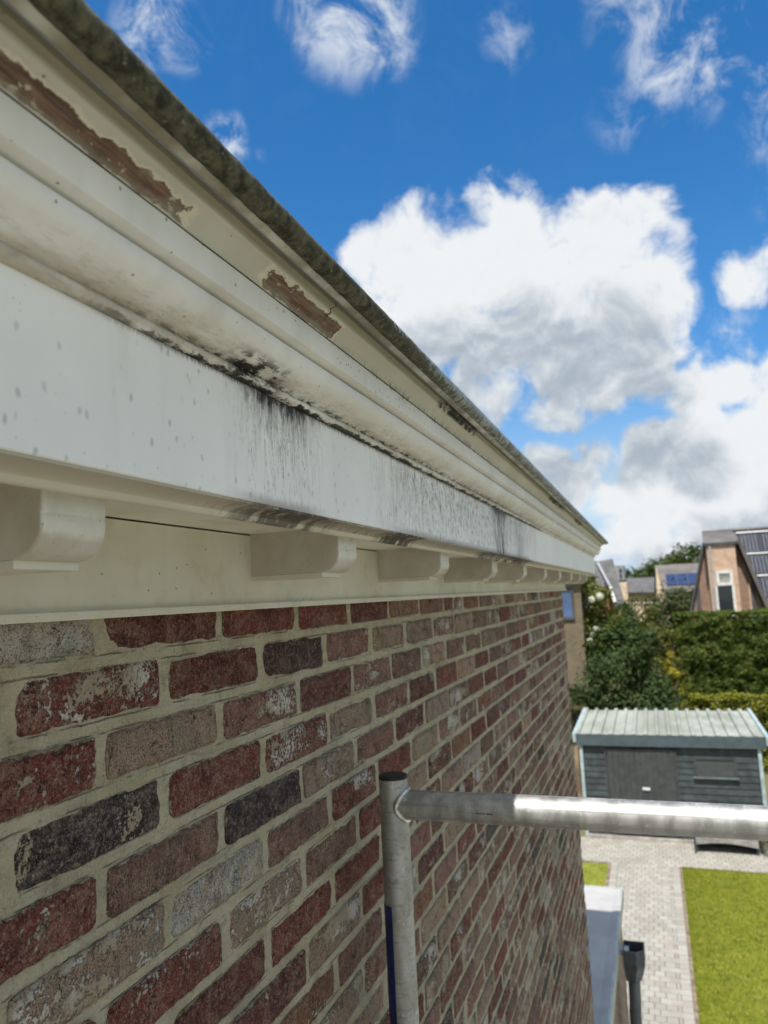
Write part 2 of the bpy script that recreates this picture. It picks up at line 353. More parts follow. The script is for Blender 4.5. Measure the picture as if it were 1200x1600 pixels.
        c = q.mix(0.3, c, (0.64, 0.60, 0.46))
        c = specks(c, 95, 0.13, 0.30, (0.13, 0.10, 0.06))
        c = specks(c, 210, 0.2, 0.35, (0.22, 0.18, 0.11))
        gr = q.ss(q.noise(q.pos, 22, 5, 0.65), 0.52, 0.72)
        c = q.mix(q.mul(gr, 0.35), c, (0.42, 0.36, 0.24))
        if kind == 'bracket':      # shade and some grime tinted into the sides, front left pale
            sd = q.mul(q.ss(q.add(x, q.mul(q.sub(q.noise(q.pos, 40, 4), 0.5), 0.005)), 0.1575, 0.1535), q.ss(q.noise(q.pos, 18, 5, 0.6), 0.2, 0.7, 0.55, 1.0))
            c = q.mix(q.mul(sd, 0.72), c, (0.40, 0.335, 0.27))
        hr = q.mul(q.ss(q.m('ABSOLUTE', q.sub(q.noise(q.pos, 30, 2, 0.5, 2.0), 0.5)), 0.0035, 0.001), q.ss(q.noise(q.pos, 12, 1), 0.60, 0.64))
        c = q.mix(q.mul(hr, 0.7), c, (0.10, 0.08, 0.06))
    q.put(q.p.inputs['Base Color'], c); q.put(q.p.inputs['Roughness'], q.ss(big, 0.3, 0.7, 0.5, 0.72)); q.put(q.p.inputs['Specular IOR Level'], 0.35)
    nb = q.bump(hfine, 0.07, 0.0006)
    q.put(q.p.inputs['Normal'], q.bump(height, bstr, 0.002, nb))
    return m
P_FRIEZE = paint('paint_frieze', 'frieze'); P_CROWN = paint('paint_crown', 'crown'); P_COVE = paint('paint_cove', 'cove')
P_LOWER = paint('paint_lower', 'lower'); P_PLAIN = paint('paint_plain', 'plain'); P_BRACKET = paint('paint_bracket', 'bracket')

def zinc_moss():
    m, q = new_mat('zinc_lichen')
    x, y, z = q.sep(q.pos)
    n = q.noise(q.pos, 90, 8, 0.68); n2 = q.noise(q.scalev(q.pos, (1, 0.5, 1)), 26, 5, 0.6)
    mos = q.mix(q.ss(n, 0.35, 0.66), (0.022, 0.021, 0.011), (0.125, 0.118, 0.068))
    mos = q.mix(q.mul(q.ss(q.noise(q.pos, 260, 3), 0.62, 0.72), 0.7), mos, (0.24, 0.23, 0.17))
    zin = q.mix(q.ss(n2, 0.4, 0.6), (0.20, 0.225, 0.23), (0.33, 0.36, 0.36))
    cover = q.add(q.ss(y, 1.1, 0.42, -0.16, 0.28), q.mul(q.sub(z, ZC+0.304), -13.0))
    k = q.ss(q.add(cover, q.sub(n, 0.42)), -0.02, 0.12)
    q.put(q.p.inputs['Base Color'], q.mix(k, zin, mos)); q.put(q.p.inputs['Roughness'], q.mix(k, (0.45,)*3, (0.95,)*3))
    q.put(q.p.inputs['Normal'], q.bump(q.add(n, q.noise(q.pos, 420, 4)), 0.55, 0.0022))
    return m
M_BEAD = zinc_moss()
M_LIP = plain('zinc_lip', (0.50, 0.49, 0.42), 0.6, 0.0, 0.3, 22, 160, 0.3, 0.001, (0.24, 0.22, 0.14))
M_ROOF = plain('roof_zinc', (0.34, 0.36, 0.37), 0.5, 0.0, 0.2, 4, 50, 0.2)

# ---- brick and mortar
BL_, BH_ = 0.212, 0.0515
def brick_mat(name, attr=False):
    m, q = new_mat(name)
    if attr:
        a = q.node('ShaderNodeAttribute', attribute_name='tint'); col, lime = a.outputs['Color'], a.outputs['Alpha']
    else:
        a = q.node('ShaderNodeObjectInfo'); col, lime = a.outputs['Color'], a.outputs['Alpha']
    n1 = q.noise(q.pos, 42, 6, 0.62); n2 = q.noise(q.scalev(q.pos, (1, 0.6, 1)), 17, 6, 0.65, 0.5); n3 = q.noise(q.pos, 190, 4, 0.6)
    n4 = q.noise(q.scalev(q.pos, (1, 1.0, 2.6)), 30, 6, 0.7, 1.0); n5 = q.noise(q.pos, 520, 3, 0.6)
    n6 = q.noise(q.scalev(q.pos, (1, 0.8, 1.1)), 27, 7, 0.7, 0.8)
    dark = q.mix(1.0, col, (0.50, 0.45, 0.45), 'MULTIPLY')
    light = q.mix(0.30, col, (0.48, 0.34, 0.25))
    c = q.mix(q.ss(n1, 0.30, 0.55), dark, col)
    c = q.mix(q.mul(q.ss(q.noise(q.scalev(q.pos, (1, .7, 1)), 21, 5, .6, .4), 0.52, 0.60), 0.6), c, q.mix(1.0, col, (0.70, 0.95, 1.05), 'MULTIPLY'))
    c = q.mix(q.mul(q.ss(n6, 0.47, 0.62), 0.8), c, light)
    c = q.mix(q.mul(q.ss(n3, 0.52, 0.68), 0.6), c, q.mix(0.5, col, (0.50, 0.40, 0.32)))
    # thin dusty film over much of the face
    film = q.ss(q.add(n4, q.mul(q.sub(n3, 0.5), 0.6)), 0.46, 0.68)
    c = q.mix(q.mul(film, q.add(0.06, q.mul(lime, 0.62))), c, (0.40, 0.325, 0.25))
    c = q.mix(q.mul(q.ss(n5, 0.54, 0.66), q.add(0.12, q.mul(lime, 0.35))), c, (0.52, 0.46, 0.38))
    c = q.mix(q.mul(q.ss(n5, 0.46, 0.36), 0.8), c, (0.034, 0.020, 0.017))
    crk = q.mul(q.ss(q.m('ABSOLUTE', q.sub(q.noise(q.scalev(q.pos, (1, 1, .7)), 36, 5, .6, 1.2), 0.5)), 0.014, 0.003), q.ss(q.noise(q.pos, 25, 3), 0.50, 0.60))
    c = q.mix(q.mul(crk, 0.8), c, (0.03, 0.018, 0.015))
    c = q.mix(q.mul(q.ss(q.vor(q.pos, 150), 0.16, 0.08), 0.75), c, (0.03, 0.02, 0.018))
    # patches of lime and old mortar left on the reclaimed face
    th = q.sub(0.78, q.mul(lime, 0.36))
    smear = q.ss(q.add(n2, q.mul(q.sub(n3, 0.5), 0.55)), th, q.add(th, 0.05))
    c = q.mix(q.mul(smear, 0.9), c, q.mix(q.ss(q.noise(q.pos, 9, 2), 0.45, 0.58), (0.44, 0.37, 0.26), (0.64, 0.60, 0.53)))
    if not attr:
        gy = q.sep(q.node('ShaderNodeTexCoord').outputs['Generated'])
        dy_ = q.mul(q.sub(0.5, q.m('ABSOLUTE', q.sub(gy[1], 0.5))), BL_); dz_ = q.mul(q.sub(0.5, q.m('ABSOLUTE', q.sub(gy[2], 0.5))), BH_)
        de = q.add(q.mn(dy_, dz_), q.add(q.mul(q.sub(q.noise(q.pos, 55, 5, 0.7), 0.5), 0.016), q.mul(q.sub(n3, 0.5), 0.006)))
        c = q.mix(q.mul(q.ss(de, 0.0065, 0.0040), 0.25), c, (0.075, 0.045, 0.035))
        c = q.mix(q.mul(q.ss(de, 0.0024, 0.0008), 0.92), c, (0.345, 0.315, 0.23))
    scorch = q.ss(q.noise(q.pos, 13, 5, 0.65), 0.60, 0.72)
    c = q.mix(q.mul(scorch, 0.55), c, (0.055, 0.042, 0.042))
    q.put(q.p.inputs['Base Color'], c); q.put(q.p.inputs['Roughness'], 0.9); q.put(q.p.inputs['Specular IOR Level'], 0.2)
    pit = q.ss(q.vor(q.pos, 230), 0.0, 0.35)
    fold = q.noise(q.scalev(q.pos, (1, 1.3, 0.6)), 75, 4, 0.6, 1.5)
    h = q.add(q.add(q.mul(n3, 0.8), q.mul(fold, 1.5)), q.add(q.mul(pit, 0.35), q.add(q.mul(smear, 0.5), q.mul(crk, -1.2))))
    q.put(q.p.inputs['Normal'], q.bump(h, 1.0, 0.006, q.bump(n5, 0.7, 0.0018)))
    return m
M_BRICK = brick_mat('reclaimed_brick'); M_BRICK2 = brick_mat('reclaimed_brick_far', True)
def mortar_mat():
    m, q = new_mat('mortar')
    z = q.sep(q.pos)[2]
    n = q.noise(q.pos, 14, 6, 0.6); f = q.noise(q.pos, 330, 4, 0.75); f2 = q.noise(q.pos, 120, 4, 0.7); s = q.noise(q.scalev(q.pos, (1, 7, 60)), 1.0, 5, 0.65)
    c = q.mix(q.ss(n, 0.3, 0.7), (0.41, 0.36, 0.24), (0.53, 0.48, 0.345))
    c = q.mix(q.mul(q.ss(s, 0.48, 0.70), 0.6), c, (0.27, 0.255, 0.205))
    c = q.mix(q.mul(q.ss(q.noise(q.pos, 48, 5, 0.7), 0.54, 0.68), 0.5), c, (0.20, 0.18, 0.125))
    c = q.mix(q.mul(q.ss(q.noise(q.pos, 33, 4, 0.6), 0.58, 0.72), 0.5), c, (0.54, 0.50, 0.40))
    c = q.mix(q.mul(q.ss(f, 0.53, 0.68), 0.55), c, (0.19, 0.165, 0.115)); c = q.mix(q.mul(q.ss(f, 0.44, 0.32), 0.55), c, (0.64, 0.60, 0.49))
    c = q.mix(q.mul(q.ss(f2, 0.64, 0.70), 0.7), c, (0.13, 0.11, 0.08))
    # trowel line along the bed joints, broken and dirty
    u = q.mul(q.m('ABSOLUTE', q.sub(q.m('FRACT', q.mul(q.sub(z, ZC-0.086), 1/0.0677)), 0.5)), 0.0677)
    u = q.add(u, q.mul(q.sub(q.noise(q.pos, 60, 4, 0.6), 0.5), 0.004))
    ln = q.mul(q.win(u, 0.0058, 0.0072, 0.0006), q.ss(q.noise(q.pos, 19, 4, 0.6), 0.44, 0.58))
    c = q.mix(q.mul(ln, 0.6), c, (0.12, 0.105, 0.085))
    q.put(q.p.inputs['Base Color'], c); q.put(q.p.inputs['Roughness'], 0.95); q.put(q.p.inputs['Specular IOR Level'], 0.15)
    h = q.add(q.add(f, q.mul(f2, 0.8)), q.add(q.mul(ln, -1.5), q.mul(s, 0.8)))
    q.put(q.p.inputs['Normal'], q.bump(h, 0.9, 0.0035))
    return m
M_MORTAR = mortar_mat()

# ------------------------------------------------------------------ ground (one sheet to the horizon)
def ground_mat():
    m, q = new_mat('meadow_ground')
    n = q.noise(q.pos, 0.05, 6, 0.6); f = q.noise(q.pos, 9, 5, 0.7)
    c = q.mix(q.ss(n, 0.35, 0.65), (0.10, 0.11, 0.04), (0.19, 0.18, 0.09)); c = q.mix(q.mul(q.ss(f, 0.5, 0.7), 0.5), c, (0.08, 0.08, 0.035))
    q.put(q.p.inputs['Base Color'], c); q.put(q.p.inputs['Roughness'], 0.95); q.put(q.p.inputs['Normal'], q.bump(f, 0.5, 0.05))
    return m
_s = MB(); _s.addm([(-2500, -2500, -0.03), (2500, -2500, -0.03), (2500, 2500, -0.03), (-2500, 2500, -0.03)], [(0, 1, 2, 3)])
tag(_s.build('ground', ground_mat()), kind='structure')

# ------------------------------------------------------------------ the brick house
house = empty('brick_house', (0, 2.0, 0), 'reclaimed red brick house wall under a white bracketed timber cornice', 'house')
w = MB(); w.box(-6.0, -0.0038, -1.5, YE-0.0055, 0, ZC+0.2)
wall = w.build('wall', M_MORTAR, house)

BL, BH, PY, PZ = 0.213, 0.0530, 0.229, 0.0677
def brick_shape(seed, nu, nv):
    """front face at x=0, rough outline, rounded arrises, back at x=-0.02"""
    o = Vector((seed*7.3, seed*3.1, seed*1.7)); L, H = BL/2*(1+random.uniform(-.012, .008)), BH/2*(1+random.uniform(-.05, .03))
    vs = []; idx = {}
    for j in range(nv+1):
        for i in range(nu+1):
            s, t = 2*i/nu-1, 2*j/nv-1
            s = math.copysign(1-(1-abs(s))**1.35, s); t = math.copysign(1-(1-abs(t))**1.25, t)
            yy, zz = s*L, t*H
            es, et = abs(s), abs(t)
            # rounded corners
            cr = (0.0030+0.004*noise.noise(Vector((math.copysign(5, s), math.copysign(5, t), 1))+o))*(max(0, es-0.90)/0.10)**2*(max(0, et-0.6)/0.4)**2
            yy -= math.copysign(cr, s); zz -= math.copysign(cr*0.75, t)
            # ragged outline
            jt = noise.noise(Vector((s*9, math.copysign(3, t), 0))+o)*0.0018 + noise.noise(Vector((s*31, math.copysign(3, t), 5))+o)*0.0011
            js = noise.noise(Vector((math.copysign(3, s), t*2.4, 9))+o)*0.0036 + noise.noise(Vector((math.copysign(3, s), t*7, 4))+o)*0.0016
            zz += jt*et**4; yy += js*es**8
            d = noise.noise(Vector((yy*26, zz*26, 0))+o)*0.0022 + noise.noise(Vector((yy*75, zz*75, 3))+o)*0.0010
            edge = max(es**14, et**6)
            d -= 0.0030*edge
            idx[(i, j)] = len(vs); vs.append((d, yy, zz))
    fs = [(idx[i, j], idx[i+1, j], idx[i+1, j+1], idx[i, j+1]) for j in range(nv) for i in range(nu)]
    rim = [(i, 0) for i in range(nu)] + [(nu, j) for j in range(nv)] + [(i, nv) for i in range(nu, 0, -1)] + [(0, j) for j in range(nv, 0, -1)]
    b = len(vs)
    for k in rim:
        v = vs[idx[k]]; vs.append((-0.02, v[1]*1.004, v[2]*1.01))
    n = len(rim)
    fs += [(idx[rim[(k+1) % n]], idx[rim[k]], b+k, b+(k+1) % n) for k in range(n)]
    return vs, fs
random.seed(11)
VAR = []
for k in range(22):
    vs, fs = brick_shape(k, 30, 9)
    me = MB().addm(vs, fs).mesh('brick', 40); me.materials.append(M_BRICK); VAR.append(me)
FAR = [brick_shape(40+k, 6, 3) for k in range(14)]
RED, DRED, TAN, BRN, BLK, WHT, PNK, ORG = (0.20, 0.046, 0.033), (0.140, 0.036, 0.029), (0.35, 0.245, 0.17), (0.205, 0.110, 0.082), (0.042, 0.034, 0.036), (0.50, 0.46, 0.40), (0.27, 0.130, 0.098), (0.26, 0.11, 0.058)
FIX = {(1, -1): (WHT, .5), (1, 0): (DRED, .15), (1, 1): (RED, .1), (1, 2): (RED, .25), (1, 3): (DRED, .15), (2, -1): (BRN, .3), (2, 0): (RED, .72), (2, 1): (DRED, .12), (2, 2): ((.07, .028, .03), .25), (2, 3): (PNK, .6), (2, 4): (TAN, .5),
       (3, -1): (RED, .5), (3, 0): (TAN, .45), (3, 1): (PNK, .62), (3, 2): (DRED, .3), (3, 3): (PNK, .6), (3, 4): (BRN, .5), (4, 0): (BLK, .55), (4, 1): (RED, .45), (4, 2): (RED, .62), (4, 3): (TAN, .55), (4, 4): (PNK, .5),
       (5, -1): (RED, .4), (5, 0): (BRN, .35), (5, 1): (BLK, .2), (5, 2): (TAN, .7), (5, 3): (PNK, .5), (6, -1): (PNK, .6), (6, 0): (TAN, .85), (6, 1): (WHT, .8), (6, 2): (BRN, .4), (6, 3): (RED, .6), (6, 4): (RED, .3),
       (7, -1): (RED, .4), (7, 0): (RED, .5), (7, 1): (TAN, .7), (7, 2): (BRN, .5), (7, 3): (RED, .25), (8, 0): (RED, .4), (8, 1): (DRED, .35), (8, 2): (RED, .35), (8, 3): (RED, .2), (9, 1): (DRED, .5), (9, 2): (TAN, .8), (9, 3): (RED, .3)}
PAL = [(RED, 17), (DRED, 13), (TAN, 18), (BRN, 18), (BLK, 6), (WHT, 3), (PNK, 23), (ORG, 3)]
def pick(rr):
    t = rr.uniform(0, sum(w_ for _, w_ in PAL))
    for c_, w_ in PAL:
        t -= w_
        if t <= 0: break
    f = rr.uniform(.8, 1.25)
    return tuple(min(.8, v*f*rr.uniform(.93, 1.07)) for v in c_), rr.choice((.25, .4, .5, .6, .7, .85))
MI = Matrix(CAMROT).transposed()
def project(p):
    c = MI @ (Vector(p)-CAM)
    if c.z > -0.05: return None
    return (0.5*768 + c.x/-c.z*1139*0.64, 0.5*1024 - c.y/-c.z*1139*0.64)
cand = []
rr = random.Random(5)
for row in range(1, 82):
    zc_ = ZC - 0.086 - PZ*(row-2)
    if zc_ - BH/2 < 0.0: break
    y0 = 0.521 if row % 2 == 0 else 0.640
    for k in range(-9, 21):
        ys = y0 + PY*k
        a, b = ys, ys+BL
        if b > YE: b = YE
        if b-a < 0.06: continue
        yc = (a+b)/2; sy = (b-a)/BL
        q4 = [project((0, a, zc_-BH/2)), project((0, b, zc_-BH/2)), project((0, b, zc_+BH/2)), project((0, a, zc_+BH/2))]
        area = 0
        if all(q4):
            cl = [(min(max(u, 0), 768), min(max(v, 0), 1024)) for u, v in q4]
            area = abs(sum(cl[i][0]*cl[(i+1) % 4][1]-cl[(i+1) % 4][0]*cl[i][1] for i in range(4)))/2
        tint, lime = FIX.get((row, k)) or pick(rr)
        cand.append((area, row, k, yc, zc_, sy, tint, lime))
cand.sort(key=lambda c: -c[0])
for (area, row, k, yc, zc_, sy, tint, lime) in cand[:300]:
    o = bpy.data.objects.new('brick', VAR[(row*7+k*5+row*k) % len(VAR)])
    link(o, wall); o.location = (rr.uniform(-.0016, .0022), yc+rr.uniform(-.0015, .0015), zc_+rr.uniform(-.0016, .0016))
    o.matrix_parent_inverse = Matrix(); o.parent = wall
    fl = rr.choice((0, math.pi)); o.rotation_euler = (fl+rr.uniform(-.008, .008), rr.uniform(-.022, .022), rr.uniform(-.010, .010))
    o.scale = (1, sy*rr.uniform(.975, 1.02), rr.uniform(.96, 1.05)); o.color = (*tint, lime)
rest = MB(); tints = []
for (area, row, k, yc, zc_, sy, tint, lime) in cand[300:]:
    vs, fs = FAR[(row*5+k*3) % len(FAR)]
    dx, dz = rr.uniform(-.001, .001), rr.uniform(-.0015, .0015)
    rest.addm([(v[0]+dx, yc+v[1]*sy, zc_+v[2]+dz) for v in vs], fs); tints += [(*tint, lime)]*len(vs)
me = bpy.data.meshes.new('brick_field'); me.from_pydata(rest.v, [], rest.f); me.update()
at_ = me.color_attributes.new('tint', 'FLOAT_COLOR', 'POINT'); at_.data.foreach_set('color', np.array(tints, dtype=np.float32).ravel())
me.materials.append(M_BRICK2); o = bpy.data.objects.new('brick_field', me); link(o, wall); o.matrix_parent_inverse = Matrix(); tag(o, kind='stuff')
# quoin bricks of the end wall
qb = MB()
for row in range(1, 82):
    zc_ = ZC - 0.086 - PZ*(row-2)
    if zc_ < 0.04: break
    x1 = -0.006
    for k in range(14):
        L_ = 0.10 if (row % 2 and k == 0) else BL
        qb.box(x1-L_, x1, YE-0.02, YE, zc_-BH/2, zc_+BH/2); x1 -= L_+0.017
me = qb.mesh('end_wall_bricks'); at_ = me.color_attributes.new('tint', 'FLOAT_COLOR', 'POINT')
tt = []
for i in range(len(me.vertices)//8):
    c_, l_ = pick(rr); tt += [(*c_, l_)]*8
at_.data.foreach_set('color', np.array(tt, dtype=np.float32).ravel()); me.materials.append(M_BRICK2)
o = bpy.data.objects.new('brick_field', me); link(o, wall); o.matrix_parent_inverse = Matrix(); tag(o, kind='stuff')

# ------------------------------------------------------------------ cornice
def sweep(name, prof, mat, smooth=35, wob=0.0005, fine=0.0, step=0.02, seed=0):
    """closed (projection, height) section run along the wall and mitred round the far corner"""
    ys = []; y = -1.4
    while y < YE-0.001:
        ys.append(y); y += step if 0.05 < y < 2.6 else 0.08
    ys.append(YE)
    rings = []
    for y in ys:
        low = noise.noise(Vector((y*1.1, 3, 0)))*wob*2; lz = noise.noise(Vector((y*1.3, 7, 0)))*wob*2
        rg = []
        for k, (p, z) in enumerate(prof):
            f1 = noise.noise(Vector((y*38, k*0.9+seed, 1)))*fine; f2 = noise.noise(Vector((y*38, k*0.9+seed, 8)))*fine
            rg.append((p+low+f1, y, ZC+z+lz+f2))
        rings.append(rg)
    rings.append([(p, YE+p, ZC+z) for p, z in prof])
    rings.append([(-3.0, YE+p, ZC+z) for p, z in prof])
    n = len(prof); mb = MB()
    vs = [v for r in rings for v in r]
    fs = [(i*n+k, i*n+(k+1) % n, (i+1)*n+(k+1) % n, (i+1)*n+k) for i in range(len(rings)-1) for k in range(n)]
    fs += [tuple(range(n)), tuple((len(rings)-1)*n+k for k in range(n))[::-1]]
    mb.addm(vs, fs)
    return mb.build(name, mat, house, smooth)
def arc(cx, cz, rx, rz, a0, a1, n):
    return [(cx+rx*math.cos(R_(a0+(a1-a0)*i/n)), cz+rz*math.sin(R_(a0+(a1-a0)*i/n))) for i in range(n+1)]
sweep('trim_board', [(-0.004, 0.0972), (0.0200, 0.0972), (0.0205, 0.0966), (0.0205, 0.0026), (0.0215, 0.0018), (0.0258, 0.0018), (0.0268, 0.0008), (0.0268, -0.0056), (0.0255, -0.007), (-0.004, -0.007)], P_PLAIN, fine=0.00012)
sweep('soffit_board', [(0.0185, 0.0992), (0.174, 0.0992), (0.174, 0.111), (0.0185, 0.111)], P_PLAIN)
sweep('lower_moulding', [(0.2035, 0.0975), (0.2035, 0.0952)] + arc(0.2035, 0.0872, 0.0225, 0.0065, 88, 172, 8) +
      [(0.1805, 0.0872), (0.1795, 0.0850), (0.1772, 0.0832), (0.1745, 0.0826), (0.1715, 0.0832), (0.1700, 0.0850), (0.1700, 0.0975)], P_LOWER, 50, fine=0.00035)
sweep('frieze_board', [(0.176, 0.0962), (0.2045, 0.0962), (0.2056, 0.0972), (0.2056, 0.2075), (0.176, 0.2075)], P_FRIEZE, fine=0.0001)
bead = arc(0.2085, 0.2128, 0.0052, 0.0048, -85, 70, 7)
ovo = arc(0.2075, 0.2395, 0.0365, 0.0205, -78, 12, 14)
sweep('crown_moulding', [(0.196, 0.2080), (0.2075, 0.2080)] + bead + [(0.2108, 0.2180), (0.2125, 0.2188)] + ovo + [(0.2430, 0.2445), (0.2415, 0.2452), (0.2365, 0.2454), (0.2365, 0.2487), (0.2500, 0.2494), (0.2520, 0.2500), (0.2526, 0.2515), (0.2526, 0.2728), (0.2514, 0.2738), (0.196, 0.2738)], P_CROWN, 42, fine=0.00022)
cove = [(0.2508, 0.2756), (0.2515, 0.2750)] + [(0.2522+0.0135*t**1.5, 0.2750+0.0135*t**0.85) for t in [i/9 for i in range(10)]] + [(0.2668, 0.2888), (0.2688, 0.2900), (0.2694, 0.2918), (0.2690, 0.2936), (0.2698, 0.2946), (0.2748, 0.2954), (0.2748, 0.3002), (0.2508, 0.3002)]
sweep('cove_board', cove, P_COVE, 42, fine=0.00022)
sweep('gutter_lip', [(0.2800, 0.2968), (0.2818, 0.2962), (0.2885, 0.2985), (0.2905, 0.3000), (0.2905, 0.3060), (0.2800, 0.3060)], M_LIP, 40, fine=0.0003)
# zinc bead with lichen
def lich(p, a):
    return (0.0008 if p.y < .5 else .0004)*noise.fractal(Vector((p.y*60, math.cos(a)*2.2, math.sin(a)*2.2)), 1.0, 2.0, 3) + 0.0004*noise.noise(Vector((p.y*240, math.cos(a)*6, math.sin(a)*6)))
pts = []; y = -1.4
while y < YE+0.29: pts.append((0.2955+0.0006*noise.noise(Vector((y*2, 0, 0))), y, ZC+0.3042+0.0008*noise.noise(Vector((y*1.7, 4, 0))))); y += 0.006 if 0.05 < y < 1.6 else 0.03
pts += [(0.2955, YE+0.2955, ZC+0.3042), (-3.0, YE+0.2955, ZC+0.3042)]
MB().tube(pts, 0.0098, 18, True, lich).build('gutter_bead', M_BEAD, house, 180)
MB().box(-6.2, 0.292, -1.4, YE+0.292, ZC+0.3005, ZC+0.3095).build('roof', M_ROOF, house)
# brackets
def bracket_mesh():
    prof = [(0.018, 0.0995), (0.157, 0.0995), (0.157, 0.072)] + [(0.131+0.026*math.cos(R_(a)), 0.065+0.026*math.sin(R_(a))) for a in (15, 0, -12, -25, -38, -50, -62, -75, -90)] + [(0.018, 0.039)]
    n = len(prof); e = 0.0012; W = 0.064
    rings = []
    for yy, ins in ((0, e), (e, 0), (W-e, 0), (W, e)):
        cx = 0.09; cz = 0.07
        rings.append([(p - math.copysign(ins, p-cx), yy, ZC+z+(ins if z < cz else 0)) for p, z in prof])
    vs = [v for r in rings for v in r]
    fs = [(i*n+k, i*n+(k+1) % n, (i+1)*n+(k+1) % n, (i+1)*n+k) for i in range(3) for k in range(n)] + [tuple(range(n)), tuple(3*n+k for k in range(n))[::-1]]
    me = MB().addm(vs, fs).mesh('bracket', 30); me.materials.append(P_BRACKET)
    f = MB().box(0.018, 0.1305, 0.0008, W-0.0008, ZC+0.0328, ZC+0.0388).mesh('fillet'); f.materials.append(P_PLAIN)
    return me, f
BM, BF = bracket_mesh()
def put_bracket(mat4):
    b = bpy.data.objects.new('bracket', BM); link(b, house); b.matrix_basis = mat4
    f = bpy.data.objects.new('fillet', BF); COL.objects.link(f); f.parent = b
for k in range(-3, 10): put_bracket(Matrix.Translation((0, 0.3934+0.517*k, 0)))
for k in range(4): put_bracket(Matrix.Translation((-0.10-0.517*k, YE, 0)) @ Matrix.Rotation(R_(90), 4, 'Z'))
# ------------------------------------------------------------------ scaffold frame
def alu_mat():
    m, q = new_mat('scaffold_aluminium')
    n = q.noise(q.scalev(q.pos, (3, 3, 1.2)), 12, 6, 0.6); s = q.noise(q.scalev(q.pos, (6, 260, 260)), 1.0, 4); f = q.noise(q.pos, 220, 4, 0.6)
    c = q.mix(q.ss(n, 0.35, 0.65), (0.37, 0.37, 0.355), (0.56, 0.56, 0.545))
    c = q.mix(q.mul(q.ss(q.noise(q.scalev(q.pos, (3, 150, 150)), 1.0, 5, .65), 0.52, 0.64), 0.55), c, (0.25, 0.25, 0.24))
    c = q.mix(q.mul(q.ss(q.noise(q.scalev(q.pos, (60, 30, 25)), 1.0, 4, .7, 1.5), 0.62, 0.66), 0.3), c, (0.2, 0.2, 0.19))
    spl = q.ss(q.noise(q.pos, 60, 5, 0.7), 0.60, 0.68)
    c = q.mix(q.mul(spl, 0.45), c, (0.72, 0.72, 0.66))
    c = q.mix(q.mul(q.ss(f, 0.63, 0.70), 0.6), c, (0.16, 0.16, 0.15))
    q.put(q.p.inputs['Base Color'], c); q.put(q.p.inputs['Metallic'], q.sub(0.80, q.mul(spl, 0.6)))
    q.put(q.p.inputs['Roughness'], q.ss(n, 0.3, 0.7, 0.48, 0.66))
    q.put(q.p.inputs['Normal'], q.bump(q.add(q.mul(s, 0.5), f), 0.16, 0.0008))
    return m
M_ALU = alu_mat()
M_CAP = plain('black_plastic', (0.018, 0.019, 0.022), 0.45, 0, 0.3, 30, 200, 0.2, 0.001)
M_TAPE = plain('blue_tape', (0.012, 0.018, 0.12), 0.4, 0, 0.3, 40, 200, 0.3, 0.001)
PX, PYY, RT = 0.087, 1.275, 0.0254
sc = empty('scaffold_frame', (PX, PYY, 0), 'silver aluminium scaffold post and guard rail standing against the brick wall', 'scaffold')
def post(x, z0, z1, name='post'):
    pr = [(x, PYY, z0+(z1-z0)*i/14) for i in range(15)]
    p = MB().tube(pr, RT, 32).build(name, M_ALU, sc, 60)
    MB().tube([(x, PYY, z1-0.001), (x, PYY, z1+0.0035), (x, PYY, z1+0.0050), (x, PYY, z1+0.0056)], [RT+0.0006, RT+0.0006, RT-0.002, RT-0.009], 32).build('end_cap', M_CAP, p, 35)
    return p
post(PX, 0.03, 5.5-0.320); post(PX+1.35, 0.03, 5.5-0.320)
def rail(z, x0=PX, x1=PX+1.35):
    r = MB().tube([(x0+(x1-x0)*i/30, PYY, z) for i in range(31)], RT-0.0003, 32).build('rail', M_ALU, sc, 60)
    wb = MB()
    for xx, sg in ((x0, 1), (x1, -1)):
        wb.tube([(xx+sg*(math.sqrt((RT*math.sin(t))**2*0.85+(RT*0.42)**2)+0.0006), PYY+RT*math.cos(t), z+RT*math.sin(t)) for t in [2*math.pi*i/48 for i in range(49)]], 0.0046, 8, True, lambda p, a: 0.0007*noise.noise(p*160))
    wb.build('weld', M_WELD, r, 180); return r
M_WELD = plain('weld_bead', (0.72, 0.72, 0.70), 0.32, 0.9, 0.2, 80, 300, 0.3, 0.001)
topr = rail(5.134)
for z in (4.63, 4.13, 3.63, 3.13, 2.63, 2.13, 1.63, 1.13, 0.63): rail(z)
# working deck under the photographer and the far pair of posts
M_PLY = plain('deck_plywood', (0.28, 0.255, 0.215), .8, 0, .25, 4, 40, .3)
for k in range(3): MB().box(PX+.04+.425*k, PX+.04+.425*k+.415, -1.25, 1.24, 3.69, 3.73).build('deck_board', M_PLY, sc)
for x in (PX, PX+1.35): MB().tube([(x, -1.275, .03), (x, -1.275, 3.9)], RT, 20).build('post', M_ALU, sc, 60)
for z in (3.63, 2.13): MB().tube([(PX, -1.275, z), (PX+1.35, -1.275, z)], RT, 20).build('rail', M_ALU, sc, 60)
